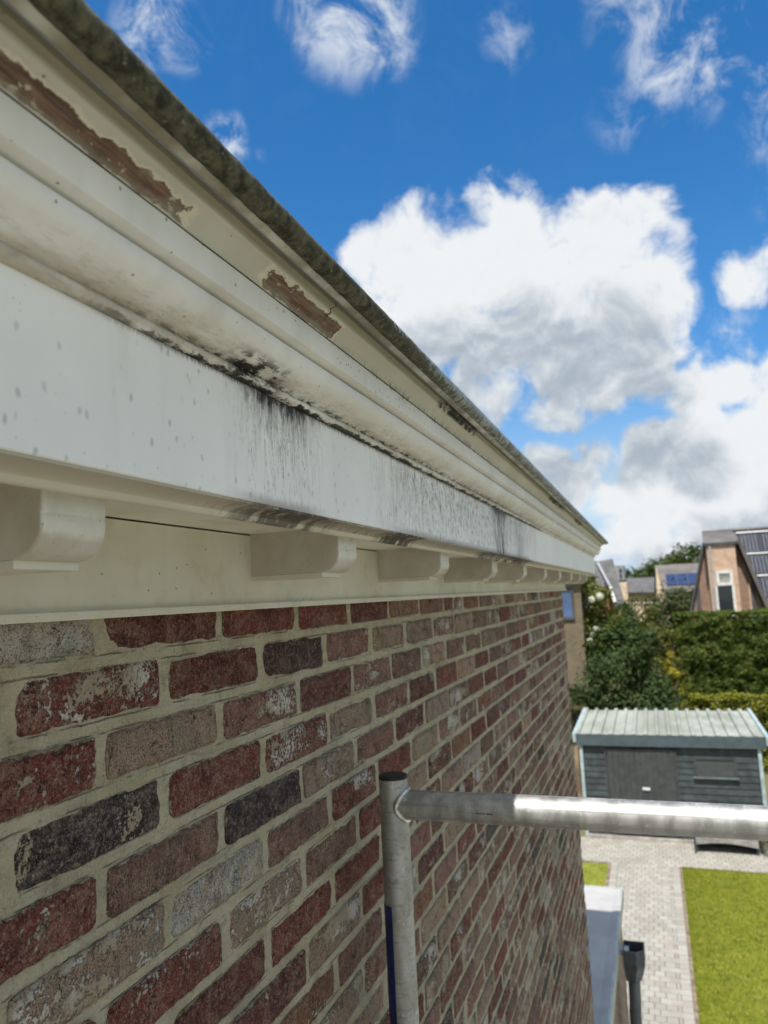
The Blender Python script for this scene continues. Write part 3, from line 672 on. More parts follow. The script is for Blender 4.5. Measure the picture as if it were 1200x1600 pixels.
# tape on the wall side of the post
tp = MB(); az = [R_(a) for a in range(140, 262, 10)]
for i in range(len(az)-1):
    for z0, z1 in ((4.40, 4.968),):
        tp.addm([(PX+(RT+.0006)*math.cos(az[i]), PYY+(RT+.0006)*math.sin(az[i]), z0), (PX+(RT+.0006)*math.cos(az[i+1]), PYY+(RT+.0006)*math.sin(az[i+1]), z0),
                 (PX+(RT+.0006)*math.cos(az[i+1]), PYY+(RT+.0006)*math.sin(az[i+1]), z1), (PX+(RT+.0006)*math.cos(az[i]), PYY+(RT+.0006)*math.sin(az[i]), z1)], [(0, 1, 2, 3)])
tp.build('tape', M_TAPE, sc, 180)
st = MB()
for i in range(7):
    x = 0.243+i*0.0042+random.uniform(-.0006, .0006); a0, a1 = R_(181), R_(186)
    L_ = random.uniform(.0012, .0032)
    st.addm([(x, PYY+(RT+.0001)*math.cos(a0), 5.134-(RT+.0001)*math.sin(a0)*-1), (x+L_, PYY+(RT+.0001)*math.cos(a0), 5.134+(RT+.0001)*math.sin(a0)),
             (x+L_, PYY+(RT+.0001)*math.cos(a1), 5.134+(RT+.0001)*math.sin(a1)), (x, PYY+(RT+.0001)*math.cos(a1), 5.134+(RT+.0001)*math.sin(a1))], [(0, 1, 2, 3)])
st.build('stamp', M_CAP, topr)
for x in (PX, PX+1.35):
    MB().tube([(x, PYY, 0.0), (x, PYY, 0.03)], 0.06, 24).build('foot_plate', M_ALU, sc, 40)

# ------------------------------------------------------------------ annex with flat roof
M_MEMB = plain('grey_roof_membrane', (0.46, 0.46, 0.45), 0.5, 0, 0.10, 3.5, 30, 0.15, 0.003)
M_EDGE = plain('zinc_edge', (0.55, 0.58, 0.57), 0.45, 0.3, 0.15, 8, 60, 0.1)
def bricktex(name, c1, c2, mortar, bw=0.22, bh=0.065, ax='x', msize=0.012):
    m, q = new_mat(name); x, y, z = q.sep(q.pos)
    b = q.node('ShaderNodeTexBrick'); q.put(b.inputs['Vector'], q.comb(y if ax == 'y' else x, z, 0.0))
    q.put(b.inputs['Color1'], (*c1, 1)); q.put(b.inputs['Color2'], (*c2, 1)); q.put(b.inputs['Mortar'], (*mortar, 1))
    q.put(b.inputs['Scale'], 1.0); q.put(b.inputs['Mortar Size'], msize); q.put(b.inputs['Brick Width'], bw); q.put(b.inputs['Row Height'], bh)
    n = q.noise(q.pos, 3, 5); c = q.mix(q.mul(q.ss(n, 0.45, 0.7), 0.35), b.outputs[0], tuple(v*.55 for v in c1))
    q.put(q.p.inputs['Base Color'], c); q.put(q.p.inputs['Roughness'], 0.92); q.put(q.p.inputs['Normal'], q.bump(b.outputs[1], 0.6, -0.006))
    return m
M_ANB = bricktex('annex_brick', (0.17, 0.06, 0.045), (0.26, 0.17, 0.12), (0.36, 0.33, 0.25), ax='y')
an = empty('flat_roofed_annex', (-2.5, 6.2, 0), 'low brick annex with a grey flat roof below the house corner', 'annex')
AZ = 2.75
MB().box(-5.5, 0.045, YE+0.002, 7.28, 0, AZ-0.05).build('wall', M_ANB, an)
# roof sheet with a slight fall and turned up rim
rf = MB(); rf.box(-5.5, 0.062, YE+0.002, 7.30, AZ-0.05, AZ)
rf.prism([(0.000, AZ), (0.062, AZ), (0.062, AZ+0.012), (0.045, AZ+0.016)], 'y', YE+0.002, 7.28)
rf.build('roof', M_MEMB, an)
MB().box(0.062, 0.081, YE+0.002, 7.318, AZ-0.09, AZ+0.018).build('roof_edge', M_EDGE, an)
MB().box(-5.5, 0.062, 7.3, 7.318, AZ-0.09, AZ+0.010).build('roof_edge', M_EDGE, an)

M_DPIPE = plain('dark_zinc', (0.11, 0.125, 0.135), 0.45, 0.25, 0.25, 9, 60, 0.15)
dp = empty('downpipe', (0.16, 6.32, 0), 'dark zinc rainwater hopper and downpipe on the annex wall', 'downpipe')
def hopper():
    top = [(0.108, 6.42), (0.108, 6.24), (0.205, 6.22), (0.266, 6.28), (0.266, 6.42)]
    bot = [(0.118, 6.40), (0.118, 6.26), (0.185, 6.25), (0.232, 6.29), (0.232, 6.40)]
    zt, zm, zb = 2.70, 2.585, 2.47
    n = 5; vs = [(x, y, zt) for x, y in top] + [(x, y, zm) for x, y in top] + [(x, y, zb) for x, y in bot]
    inn = [((x-.19)*.9+.19, (y-6.32)*.9+6.32) for x, y in top]
    vs += [(x, y, zt) for x, y in inn] + [(x, y, zm) for x, y in inn]
    fs = []
    for lvl in (0, 1):
        fs += [(lvl*n+k, lvl*n+(k+1) % n, (lvl+1)*n+(k+1) % n, (lvl+1)*n+k) for k in range(n)]
    fs += [(k, (k+1) % n, 15+(k+1) % n, 15+k) for k in range(n)] + [(15+k, 15+(k+1) % n, 20+(k+1) % n, 20+k) for k in range(n)]
    fs += [tuple(20+k for k in range(n)), tuple(10+k for k in range(n))]
    MB().addm(vs, fs).build('hopper', M_DPIPE, dp)
hopper()
MB().box(0.03, 0.150, 6.28, 6.36, 2.64, 2.685).build('outlet', M_EDGE, dp)
MB().tube([(0.172, 6.33, 2.45), (0.168, 6.33, 2.3), (0.160, 6.33, 2.2), (0.160, 6.33, 0.0)], 0.045, 18).build('pipe', M_DPIPE, dp, 60)
for z in (1.9, 0.8): MB().tube([(0.160, 6.33, z), (0.160, 6.33, z+0.03)], 0.049, 18).build('clip', M_EDGE, dp, 60)

# ------------------------------------------------------------------ paving
def sett_mat():
    m, q = new_mat('concrete_sett')
    a = q.node('ShaderNodeNewGeometry').outputs['Random Per Island']; oi = q.node('ShaderNodeObjectInfo').outputs['Random']
    r = q.m('FRACT', q.add(a, q.mul(oi, 7.31)))
    c = q.mix(r, (0.295, 0.282, 0.25), (0.385, 0.372, 0.335)); c = q.mix(q.mul(q.ss(q.m('FRACT', q.mul(r, 13.7)), 0.8, 0.95), 0.35), c, (0.38, 0.31, 0.26))
    n = q.noise(q.pos, 1.3, 5); c = q.mix(q.mul(q.ss(n, 0.5, 0.72), 0.35), c, (0.24, 0.22, 0.18))
    f = q.noise(q.pos, 90, 4, .7); c = q.mix(q.mul(q.ss(f, .55, .7), .35), c, (0.2, 0.18, 0.15))
    q.put(q.p.inputs['Base Color'], c); q.put(q.p.inputs['Roughness'], 0.9); q.put(q.p.inputs['Normal'], q.bump(f, 0.4, 0.003))
    return m
M_SETT = sett_mat()
M_JOINT = plain('joint_sand', (0.20, 0.18, 0.145), 0.95, 0, 0.35, 3, 90, 0.3)
pv = MB(); pv.box(-0.66, 0.62, 8.56, 17.48, -0.02, -0.004); pv.box(-6, -0.66, 15.9, 17.48, -0.02, -0.004); pv.box(0.62, 7, 15.98, 17.48, -0.02, -0.004)
pave = tag(pv.build('pavement', M_JOINT), kind='structure')
SW = 0.145
def sett_mesh(lx, ly):
    e = 0.009; a, b = lx/2-.0050, ly/2-.0050
    vs = [(-a, -b, -.01), (a, -b, -.01), (a, b, -.01), (-a, b, -.01), (-a, -b, .002), (a, -b, .002), (a, b, .002), (-a, b, .002), (-a+e, -b+e, .006), (a-e, -b+e, .006), (a-e, b-e, .006), (-a+e, b-e, .006)]
    fs = [(0, 1, 5, 4), (1, 2, 6, 5), (2, 3, 7, 6), (3, 0, 4, 7), (4, 5, 9, 8), (5, 6, 10, 9), (6, 7, 11, 10), (7, 4, 8, 11), (8, 9, 10, 11)]
    return vs, fs
cells = []
rs = random.Random(3)
row = 0; y = 8.64
while y < 17.4:
    if y < 15.9:
        x0 = -0.66+SW + (SW/2 if row % 2 else 0)
        cells += [(-0.66+SW/2, y, SW), (0.62-SW/2, y, SW)]      # border setts either side of the path
        if row % 2: cells.append((-0.66+SW*1.25, y, SW/2))
        x = x0
        while x < 0.62-SW-0.01:
            wd2 = min(SW, 0.62-SW-x)
            if wd2 > .03: cells.append((x+wd2/2, y, wd2))
            x += SW
    else:
        for i in range(82): cells.append((-5.4+SW*(i+(row % 2)/2), y, SW))
    y += SW; row += 1
def vis(cx, cy):
    p = project((cx, cy, 0)); return p is not None and -5 < p[0] < 773 and -5 < p[1] < 1029 and cy > 9.3
vis_c = sorted([c for c in cells if vis(c[0], c[1]) and c[2] > .1], key=lambda c: c[1])
# hidden behind the wall corner or annex: skip for the single pieces
vis_c = [c for c in vis_c if (c[0]-.55)/c[1] > -0.085]
first = set((c[0], c[1]) for c in vis_c[:300])
svs, sfs = sett_mesh(SW, SW); SM = MB().addm(svs, sfs).mesh('sett'); SM.materials.append(M_SETT)
rest = MB()
for (x, y, wd2) in cells:
    dz = rs.uniform(-.0015, .0015)
    if (x, y) in first:
        o = bpy.data.objects.new('sett', SM); link(o, pave); o.location = (x, y, dz); o.rotation_euler = (rs.uniform(-.008, .008), rs.uniform(-.008, .008), rs.uniform(-.02, .02) + rs.choice((0, math.pi/2)))
    else:
        vs, fs = sett_mesh(wd2, SW); rest.addm([(x+v[0], y+v[1], v[2]+dz) for v in vs], fs)
o = rest.build('sett_field', M_SETT, pave); tag(o, kind='stuff')
tr = MB(); tr.box(0.05, 9.0, -9.0, 8.55, -0.02, 0.0); tag(tr.build('bounce_terrace', plain('bounce_concrete', (0.39, 0.38, 0.355), .9, 0, .12, 2, 60, .3)), kind='structure')  # unseen pale paving, added to bounce light up onto wall and cornice
M_KERB = plain('brown_edging', (0.26, 0.20, 0.15), 0.9, 0, 0.3, 8, 60, 0.3)
kb = MB(); kb.box(0.622, 0.668, 8.56, 15.93, -0.02, 0.012); tag(kb.build('path_edging', M_KERB), kind='structure')
kb = MB(); kb.box(0.668, 7, 15.932, 15.978, -0.02, 0.012); kb.box(-6, -0.705, 15.852, 15.898, -0.02, 0.012); kb.box(-0.705, -0.662, 7.4, 15.898, -0.02, 0.0125); tag(kb.build('terrace_edging', M_KERB), kind='structure')

# ------------------------------------------------------------------ lawn
def lawn_mat():
    m, q = new_mat('lawn_turf')
    n = q.noise(q.pos, 2.2, 6, 0.65); f = q.noise(q.pos, 26, 5, 0.7)
    c = q.mix(q.ss(n, 0.35, 0.65), (0.18, 0.215, 0.02), (0.28, 0.285, 0.045)); c = q.mix(q.mul(q.ss(f, 0.5, 0.7), 0.5), c, (0.09, 0.13, 0.010)); c = q.mix(q.mul(q.ss(q.noise(q.pos, 5, 4, .6), 0.58, 0.7), 0.6), c, (0.27, 0.24, 0.075))
    q.put(q.p.inputs['Base Color'], c); q.put(q.p.inputs['Roughness'], 0.9); q.put(q.p.inputs['Normal'], q.bump(f, 0.6, 0.02))
    return m
M_LAWN = lawn_mat()
lw = MB(); lw.box(0.670, 9, 8.6, 15.930, -0.02, 0.002); lw.box(-6, -0.707, 7.4, 15.850, -0.02, 0.002)
tag(lw.build('lawn', M_LAWN), kind='structure')
def leafy(name, c1, c2, c3=None, rough=0.55, trans=0.35, patchy=0.0):
    m = bpy.data.materials.new(name); m.use_nodes = True; q = N(m.node_tree); q.n.clear()
    geo = q.node('ShaderNodeNewGeometry'); r = geo.outputs['Random Per Island']
    c = q.mix(r, c1, c2)
    if c3: c = q.mix(q.ss(q.m('FRACT', q.mul(r, 17.3)), 0.80, 0.9), c, c3)
    n = q.noise(geo.outputs['Position'], 1.6, 4); c = q.mix(q.mul(q.ss(n, 0.4, 0.65), 0.35), c, c2)
    if patchy:
        c = q.mix(q.mul(q.ss(q.noise(geo.outputs['Position'], 7, 5, .7), 0.46, 0.62), patchy), c, tuple(v*.42 for v in c1)); c = q.mix(q.mul(q.ss(q.noise(geo.outputs['Position'], 3.1, 4, .65), 0.55, 0.7), patchy), c, (0.36, 0.31, 0.07))
    p = q.node('ShaderNodeBsdfPrincipled'); q.put(p.inputs['Base Color'], c); q.put(p.inputs['Roughness'], rough); q.put(p.inputs['Specular IOR Level'], 0.35)
    t = q.node('ShaderNodeBsdfTranslucent'); q.put(t.inputs[0], q.mix(1.0, c, (1.0, 1.1, 0.6), 'MULTIPLY'))
    mx = q.node('ShaderNodeMixShader'); mx.inputs[0].default_value = trans
    q.l.new(p.outputs[0], mx.inputs[1]); q.l.new(t.outputs[0], mx.inputs[2]); q.l.new(mx.outputs[0], q.node('ShaderNodeOutputMaterial').inputs[0])
    return m
def quads(name, P, Nn, size, mat, parent=None, aspect=1.0, rng=None):
    """one mesh of leaf-sized quads at points P facing Nn"""
    rng = rng or np.random.default_rng(1); n = len(P)
    Nn = Nn/np.linalg.norm(Nn, axis=1, keepdims=True)
    a = np.cross(Nn, rng.normal(size=(n, 3))); a /= np.linalg.norm(a, axis=1, keepdims=True); b = np.cross(Nn, a)
    s = (size*rng.uniform(.6, 1.35, n))[:, None]
    V = np.empty((n, 4, 3)); bend = Nn*s*0.22
    V[:, 0] = P-a*s*aspect; V[:, 1] = P-b*s*.55+bend; V[:, 2] = P+a*s*aspect; V[:, 3] = P+b*s*.55+bend
    me = bpy.data.meshes.new(name); me.vertices.add(n*4); me.vertices.foreach_set('co', V.astype(np.float32).ravel())
    me.loops.add(n*4); me.loops.foreach_set('vertex_index', np.arange(n*4, dtype=np.int32))
    me.polygons.add(n); me.polygons.foreach_set('loop_start', np.arange(0, n*4, 4, dtype=np.int32))
    me.update(calc_edges=True); me.materials.append(mat)
    return link(bpy.data.objects.new(name, me), parent)
# grass blades on the part of the lawn in view
rg = np.random.default_rng(4); n = 110000
P = np.column_stack([np.abs(rg.normal(scale=.03, size=n))*(rg.random(n)<.12)*-1 + 0.672 + 2.75*rg.random(n)**1.15, rg.uniform(8.6, 15.95, n), np.full(n, 0.002)])
P = np.vstack([P, np.column_stack([rg.uniform(-2.2, -0.71, 9000), rg.uniform(12, 15.84, 9000), np.full(9000, 0.002)])])
n = len(P); ang = rg.uniform(0, 6.28, n); h = rg.uniform(.018, .05, n); wv = .004
dx = np.cos(ang); dy = np.sin(ang); lean = rg.normal(scale=.012, size=(n, 2))
V = np.empty((n, 3, 3)); V[:, 0] = P+np.column_stack([dx*wv, dy*wv, 0*dx]); V[:, 1] = P-np.column_stack([dx*wv, dy*wv, 0*dx]); V[:, 2] = P+np.column_stack([lean, h])
me = bpy.data.meshes.new('grass'); me.vertices.add(n*3); me.vertices.foreach_set('co', V.astype(np.float32).ravel()); me.loops.add(n*3); me.loops.foreach_set('vertex_index', np.arange(n*3, dtype=np.int32))
me.polygons.add(n); me.polygons.foreach_set('loop_start', np.arange(0, n*3, 3, dtype=np.int32)); me.update(calc_edges=True)
me.materials.append(leafy('grass_blade', (0.215, 0.285, 0.018), (0.385, 0.40, 0.045), (0.45, 0.40, 0.09), .8, .45, .55))
tag(link(bpy.data.objects.new('grass', me)), 'short bright green mown grass of the sunny lawn', 'grass', kind='stuff')

# ------------------------------------------------------------------ garden shed
M_SLATE = plain('slate_paint', (0.058, 0.071, 0.079), 0.6, 0, 0.25, 5, 40, 0.2)
M_SLATE2 = plain('fascia_paint', (0.075, 0.100, 0.118), 0.55, 0, 0.12, 5, 40, 0.1)
M_DOOR = plain('door_paint', (0.062, 0.066, 0.070), 0.6, 0, 0.15, 7, 40, 0.2)
M_TRIM = plain('pale_trim', (0.40, 0.50, 0.53), 0.5, 0, 0.15, 6, 40, 0.1)
M_SHROOF = plain('shed_roof_sheet', (0.33, 0.36, 0.325), 0.7, 0.0, 0.25, 0.9, 30, 0.2, 0.003, (0.25, 0.26, 0.225))
M_GLASS, _q = new_mat('dark_glass'); _q.put(_q.p.inputs['Base Color'], (0.03, 0.035, 0.04, 1)); _q.put(_q.p.inputs['Roughness'], 0.08); _q.put(_q.p.inputs['Specular IOR Level'], 0.6)
M_WHITE = plain('white_frame', (0.72, 0.72, 0.69), 0.55, 0, 0.1, 8, 60, 0.1)
M_CONC = plain('concrete', (0.46, 0.43, 0.38), 0.9, 0, 0.2, 5, 60, 0.3)
sh_ = empty('garden_shed', (0.6, 18.9, 0), 'dark slate timber shed with pale corrugated roof behind the lawn', 'shed')
SX0, SX1, SY = -1.24, 2.41, 17.52
MB().box(SX0+.02, SX1-.02, SY+.03, 20.3, 0, 2.0).build('body', M_SLATE, sh_)
MB().box(SX0-.04, SX1+.04, SY-.05, 20.35, -0.02, 0.05).build('plinth', M_CONC, sh_)
def board(x0, x1, z, name='board'):
    b = MB(); h_ = .138
    b.addm([(x0, SY-.004, z), (x1, SY-.004, z), (x1, SY+.012, z+h_), (x0, SY+.012, z+h_), (x0, SY+.03, z), (x1, SY+.03, z), (x1, SY+.03, z+h_), (x0, SY+.03, z+h_)],
           [(0, 1, 2, 3), (4, 7, 6, 5), (0, 4, 5, 1), (3, 2, 6, 7), (0, 3, 7, 4), (1, 5, 6, 2)])
    return b.build(name, M_SLATE, sh_)
for i in range(14):
    z = .06+.135*i
    board(SX0+.05, -0.70, z); board(0.74, SX1-.05, z)
# door: two leaves of upright planks
for i in range(12):
    x0 = -0.685+i*.117
    MB().box(x0+.003, x0+.114, SY-.022, SY+.01, .10, 1.87).build('door_plank', M_DOOR, sh_)
MB().box(-0.70, 0.74, SY-.03, SY+.012, 1.872, 1.91).build('door_frame', M_DOOR, sh_)
for x0, x1 in ((-.735, -.70), (.727, .762)): MB().box(x0, x1, SY-.03, SY+.012, .06, 1.91).build('door_frame', M_DOOR, sh_)
for x0, x1 in ((-.665, .01), (.04, .70)): MB().box(x0, x1, SY-.034, SY-.0225, .11, .21).build('kick_board', plain('kick_grey', (0.17, 0.19, 0.21), .6), sh_)
hd = MB().box(.01, .175, SY-.034, SY-.0225, 1.045, 1.10).build('door_handle', M_WHITE, sh_)
MB().tube([(.03, SY-.036, 1.072), (.03, SY-.06, 1.072), (.14, SY-.06, 1.072)], .010, 10).build('lever', M_EDGE, hd, 60)
# window
wx0, wx1, wz0, wz1 = 1.107, 1.94, 1.40, 1.785
wf = MB()
wf.box(wx0, wx1, SY-.035, SY+.02, wz1-.05, wz1); wf.box(wx0, wx0+.05, SY-.035, SY+.02, wz0, wz1-.05); wf.box(wx1-.05, wx1, SY-.035, SY+.02, wz0, wz1-.05); wf.box(wx0, wx1, SY-.035, SY+.02, wz0-.03, wz0)
wn = wf.build('window', M_DOOR, sh_)
MB().box(wx0+.05, wx1-.05, SY-.012, SY-.006, wz0, wz1-.05).build('pane', plain('blind_grey', (0.075, 0.085, 0.092), .3, 0, .1, 5, 40, 0), wn)
MB().box(wx0-.03, wx1+.03, SY-.07, SY-.012, wz0-.06, wz0-.032).build('sill', plain('sill_grey', (0.17, 0.20, 0.20), .6), wn)
for x in (SX0, SX1):
    MB().box(x-.035, x+.035, SY-.04, SY+.05, 0.05, 2.0).build('corner_trim', M_TRIM, sh_)
RX0, RX1, RY0, RY1, RZ0, RZ1 = -1.37, 2.59, 17.43, 20.5, 2.185, 2.285
MB().box(RX0+.01, RX1-.01, RY0, RY0+.04, 1.985, RZ0+.046).build('fascia', M_SLATE2, sh_)
MB().box(RX0+.02, RX1-.02, RY0+.04, SY+.03, 2.0, 2.03).build('eave_board', M_SLATE, sh_)
# trapezoid sheets, one metre-ish each
def zr_(y): return RZ0+(RZ1-RZ0)*(y-RY0)/(RY1-RY0)
xs = RX0+.02; pit = .245; k = 0
while xs < RX1-.06:
    x1 = min(xs+pit*4, RX1-.02); pr = []; x = xs
    while x < x1-1e-4:
        for dx_, dz_ in ((0, 0), (.014, .055), (.085, .055), (.100, 0.0)):
            if x+dx_ <= x1: pr.append((x+dx_, dz_))
        x += pit
    pr.append((x1, 0))
    v = [(px_, RY0+.042, zr_(RY0+.042)+dz_) for px_, dz_ in pr]+[(px_, RY1, zr_(RY1)+dz_) for px_, dz_ in pr]
    n = len(pr); v += [(a, b, c-.004) for a, b, c in v]
    f = [(i, i+1, n+i+1, n+i) for i in range(n-1)]+[(2*n+i, 3*n+i, 3*n+i+1, 2*n+i+1) for i in range(n-1)]+[(i, 2*n+i, 2*n+i+1, i+1) for i in range(n-1)]
    MB().addm(v, f).build('roof_sheet', M_SHROOF, sh_); xs = x1+.001; k += 1
for x0, x1 in ((RX0-.03, RX0+.045), (RX1-.045, RX1+.03)):
    MB().hexa([(x0, RY0-.06, zr_(RY0)-.12), (x1, RY0-.06, zr_(RY0)-.12), (x1, RY1+.02, zr_(RY1)-.12), (x0, RY1+.02, zr_(RY1)-.12), (x0, RY0-.06, zr_(RY0)+.062), (x1, RY0-.06, zr_(RY0)+.062), (x1, RY1+.02, zr_(RY1)+.062), (x0, RY1+.02, zr_(RY1)+.062)]).build('verge_trim', M_TRIM, sh_)

# ------------------------------------------------------------------ bench with arched apron beside the shed door
M_BENCH = plain('grey_bench', (0.32, 0.31, 0.29), 0.75, 0, 0.2, 9, 60, 0.2)
be = empty('garden_bench', (1.57, 17.1, 0), 'grey garden bench with an arched apron in front of the shed', 'bench')
ap = [(0.99+1.16*i/12, 0.145+0.075*math.sin(math.pi*(i+1.5)/14)) for i in range(13)] + [(2.15, .45), (0.99, .45)]
MB().prism(ap, 'y', 16.86, 16.90).build('apron', M_BENCH, be)
MB().box(0.96, 2.18, 16.83, 17.42, .452, .49).build('seat', M_BENCH, be)
for x in (0.99, 2.11): MB().box(x, x+.04, 16.903, 17.40, 0, .45).build('side_panel', M_SLATE, be)
MB().box(1.035, 2.105, 17.34, 17.38, 0, .45).build('back_panel', M_SLATE, be)
MB().box(0.945, 0.985, 16.80, 16.85, 0, .62).build('corner_post', M_SLATE, be)
# ------------------------------------------------------------------ trees, shrubs and hedges
M_BARK = plain('bark', (0.10, 0.075, 0.055), 0.95, 0, 0.35, 9, 40, 0.6, 0.01)
def clump_points(rng, blobs, n, clumps=40, csize=0.35, inner=0.55):
    """points in leaf clumps spread through a set of ellipsoids (cx,cy,cz,rx,ry,rz)"""
    P = []; Nn = []
    vol = np.array([b[3]*b[4]*b[5] for b in blobs]); vol = vol/vol.sum()
    cs = []
    for b, v in zip(blobs, vol):
        for _ in range(max(3, int(clumps*v))):
            d = rng.normal(size=3); d /= np.linalg.norm(d); r = rng.uniform(inner, 1.0)**0.6
            cs.append((np.array(b[:3])+d*r*np.array(b[3:]), d, min(b[3:])))
    for i in range(len(cs)):
        c, d, s = cs[i]; m = n//len(cs)
        q = rng.normal(size=(m, 3))*csize*s*rng.uniform(.55, 1.2)
        P.append(c+q); nn = q/(np.linalg.norm(q, axis=1, keepdims=True)+1e-6)*.8+d+rng.normal(size=(m, 3))*.55+np.array([0, 0, .35]); Nn.append(nn)
    return np.vstack(P), np.vstack(Nn)
def tree(name, base, blobs, n, leaf, mat, label, cat, seed, clumps=40, csize=.35, trunk=.09, group=None, inner=.55):
    rng = np.random.default_rng(seed); t = empty(name, base, label, cat, group)
    P, Nn = clump_points(rng, blobs, n, clumps, csize, inner); keep = P[:, 2] > base[2]+.03
    quads('crown', P[keep], Nn[keep], leaf, mat, t, 1.0, rng)
    cx, cy = np.mean([b[0] for b in blobs]), np.mean([b[1] for b in blobs]); zt = max(b[2] for b in blobs)
    tk = MB(); tk.tube([base, (base[0]*.6+cx*.4, base[1], base[2]+(zt-base[2])*.4), (cx, cy, zt)], [trunk, trunk*.7, trunk*.25], 10)
    for b in blobs[:7]: tk.tube([(base[0]*.6+cx*.4, base[1], base[2]+(zt-base[2])*.35), ((b[0]+cx)/2, (b[1]+cy)/2, (b[2]+base[2]+(zt-base[2])*.4)/2+.1), b[:3]], [trunk*.5, trunk*.32, trunk*.12], 7)
    tk.build('trunk', M_BARK, t, 60); return t
L_DARK = leafy('leaf_dark', (0.022, 0.050, 0.014), (0.058, 0.095, 0.024), (0.085, 0.125, 0.035), .75)
L_YEL = leafy('leaf_yellowgreen', (0.085, 0.115, 0.014), (0.15, 0.17, 0.025), (0.22, 0.21, 0.04))
L_OLIVE = leafy('leaf_olive', (0.045, 0.068, 0.020), (0.085, 0.105, 0.038), (0.12, 0.13, 0.06))
L_HEDGE = leafy('leaf_hedge', (0.042, 0.085, 0.012), (0.105, 0.145, 0.022), (0.18, 0.18, 0.035), .7)
L_GOLD = leafy('leaf_gold', (0.22, 0.21, 0.018), (0.38, 0.32, 0.025), (0.5, 0.36, 0.03))
L_CONI = leafy('leaf_conifer', (0.085, 0.105, 0.014), (0.15, 0.155, 0.022))
L_FAR = leafy('leaf_wood', (0.030, 0.058, 0.014), (0.075, 0.105, 0.022), (0.11, 0.13, 0.035))
L_WHITE = leafy('petal_white', (0.75, 0.74, 0.68), (0.85, 0.84, 0.80), None, .6, .25)
tree('broad_shrub', (-0.45, 23.4, 0), [(-0.45, 23.4, 3.1, 1.05, .9, 1.25), (-1.25, 23.3, 2.2, .85, .8, 1.3), (0.40, 23.3, 2.0, .85, .8, 1.25), (-0.2, 23.0, 1.4, 1.2, .8, 1.1), (-1.5, 23.2, 1.2, .8, .7, 1.0), (.85, 23.2, 1.1, .7, .7, .9), (-.75, 23.5, 3.9, .5, .5, .55), (-.05, 23.4, 3.8, .55, .5, .6)],
     24000, .062, L_DARK, 'dark green leafy shrub rising behind the shed roof', 'shrub', 1, 130, .24, inner=.25)
tree('blossom_tree', (-1.35, 27, 0), [(-1.5, 27, 5.0, .62, .6, .75), (-1.0, 27, 4.4, .6, .6, .55), (-1.75, 27, 3.9, .55, .6, .7), (-1.05, 27, 3.5, .75, .6, .7), (-.75, 27, 2.9, .6, .6, .7)],
     7000, .07, L_YEL, 'yellow green small tree with white blossom beside the tan house', 'tree', 2, 50, .3)
fr = np.random.default_rng(9)
for (a, b, r) in ((-.0734, -.0151, .13), (-.0634, -.0114, .15), (-.0716, -.0535, .10), (-.0760, -.0610, .10), (-.0800, -.0680, .10)):
    Y = 26.2; c = np.array([.55+a*Y, Y, 5.5+b*Y]); d = fr.normal(size=(90, 3)); d /= np.linalg.norm(d, axis=1, keepdims=True)
    quads('blossom', c+d*r*fr.uniform(.5, 1, (90, 1)), d, .05, L_WHITE, bpy.data.objects['blossom_tree'], .9, fr)
tree('golden_conifer', (1.10, 28.2, 0), [(1.10, 28.2, .9, .42, .42, .9), (1.10, 28.2, 2.0, .40, .40, 1.0), (1.09, 28.2, 3.0, .33, .33, .9), (1.08, 28.2, 3.7, .2, .2, .45)],
     5000, .05, L_CONI, 'tall golden green conifer column at the end of the big hedge', 'conifer', 3, 60, .3)
tree('yellow_blossom_shrub', (1.02, 27.2, 0), [(1.02, 27.2, 2.75, .15, .15, .50), (1.04, 27.2, 2.45, .18, .17, .28), (1.0, 27.3, 1.4, .25, .2, .9)],
     1500, .05, L_GOLD, 'narrow bright yellow shrub between dark shrub and big hedge', 'shrub', 4, 24, .4, .04)
tree('round_conifer', (.52, 34, 0), [(.52, 34, 1.3, .8, .7, 1.3), (.50, 34, 2.8, .75, .7, 1.0), (.45, 34, 3.9, .5, .5, .6)], 4500, .075, L_CONI, 'rounded golden conifer standing behind the dark shrub', 'conifer', 5, 50, .3)
tree('olive_tree', (2.0, 44, 0), [(1.9, 44, 3.6, 1.3, 1.1, 1.4), (2.6, 44, 4.4, .9, .9, .9), (1.4, 44, 4.2, .9, .9, .9), (.9, 44, 3.0, .9, .9, 1.0), (2.6, 44, 3.0, 1.1, .9, 1.2)], 8000, .10, L_OLIVE, 'grey green feathery tree in front of the solar roof', 'tree', 6, 60, .33)
tree('round_tree', (-.35, 46, 0), [(-.35, 46, 3.6, 1.1, 1, 1.2), (-1.0, 46, 3.2, .8, .8, 1.0), (.4, 46, 3.3, .9, .8, 1.0), (-.3, 46, 2.2, 1.3, 1, 1.1)], 6000, .10, L_DARK, 'rounded dark green tree before the low grey roofs', 'tree', 7, 50, .33)
tree('loose_shrub', (.15, 29.5, 0), [(-.1, 29.5, 2.6, .6, .5, 1.2), (.45, 29.5, 3.1, .4, .4, .9), (-.7, 29.6, 3.0, .5, .5, 1.0), (.1, 29.5, 1.2, .9, .6, 1.0)], 5000, .07, L_OLIVE, 'loose grey green shrub behind the dark shrub', 'shrub', 8, 44, .3)

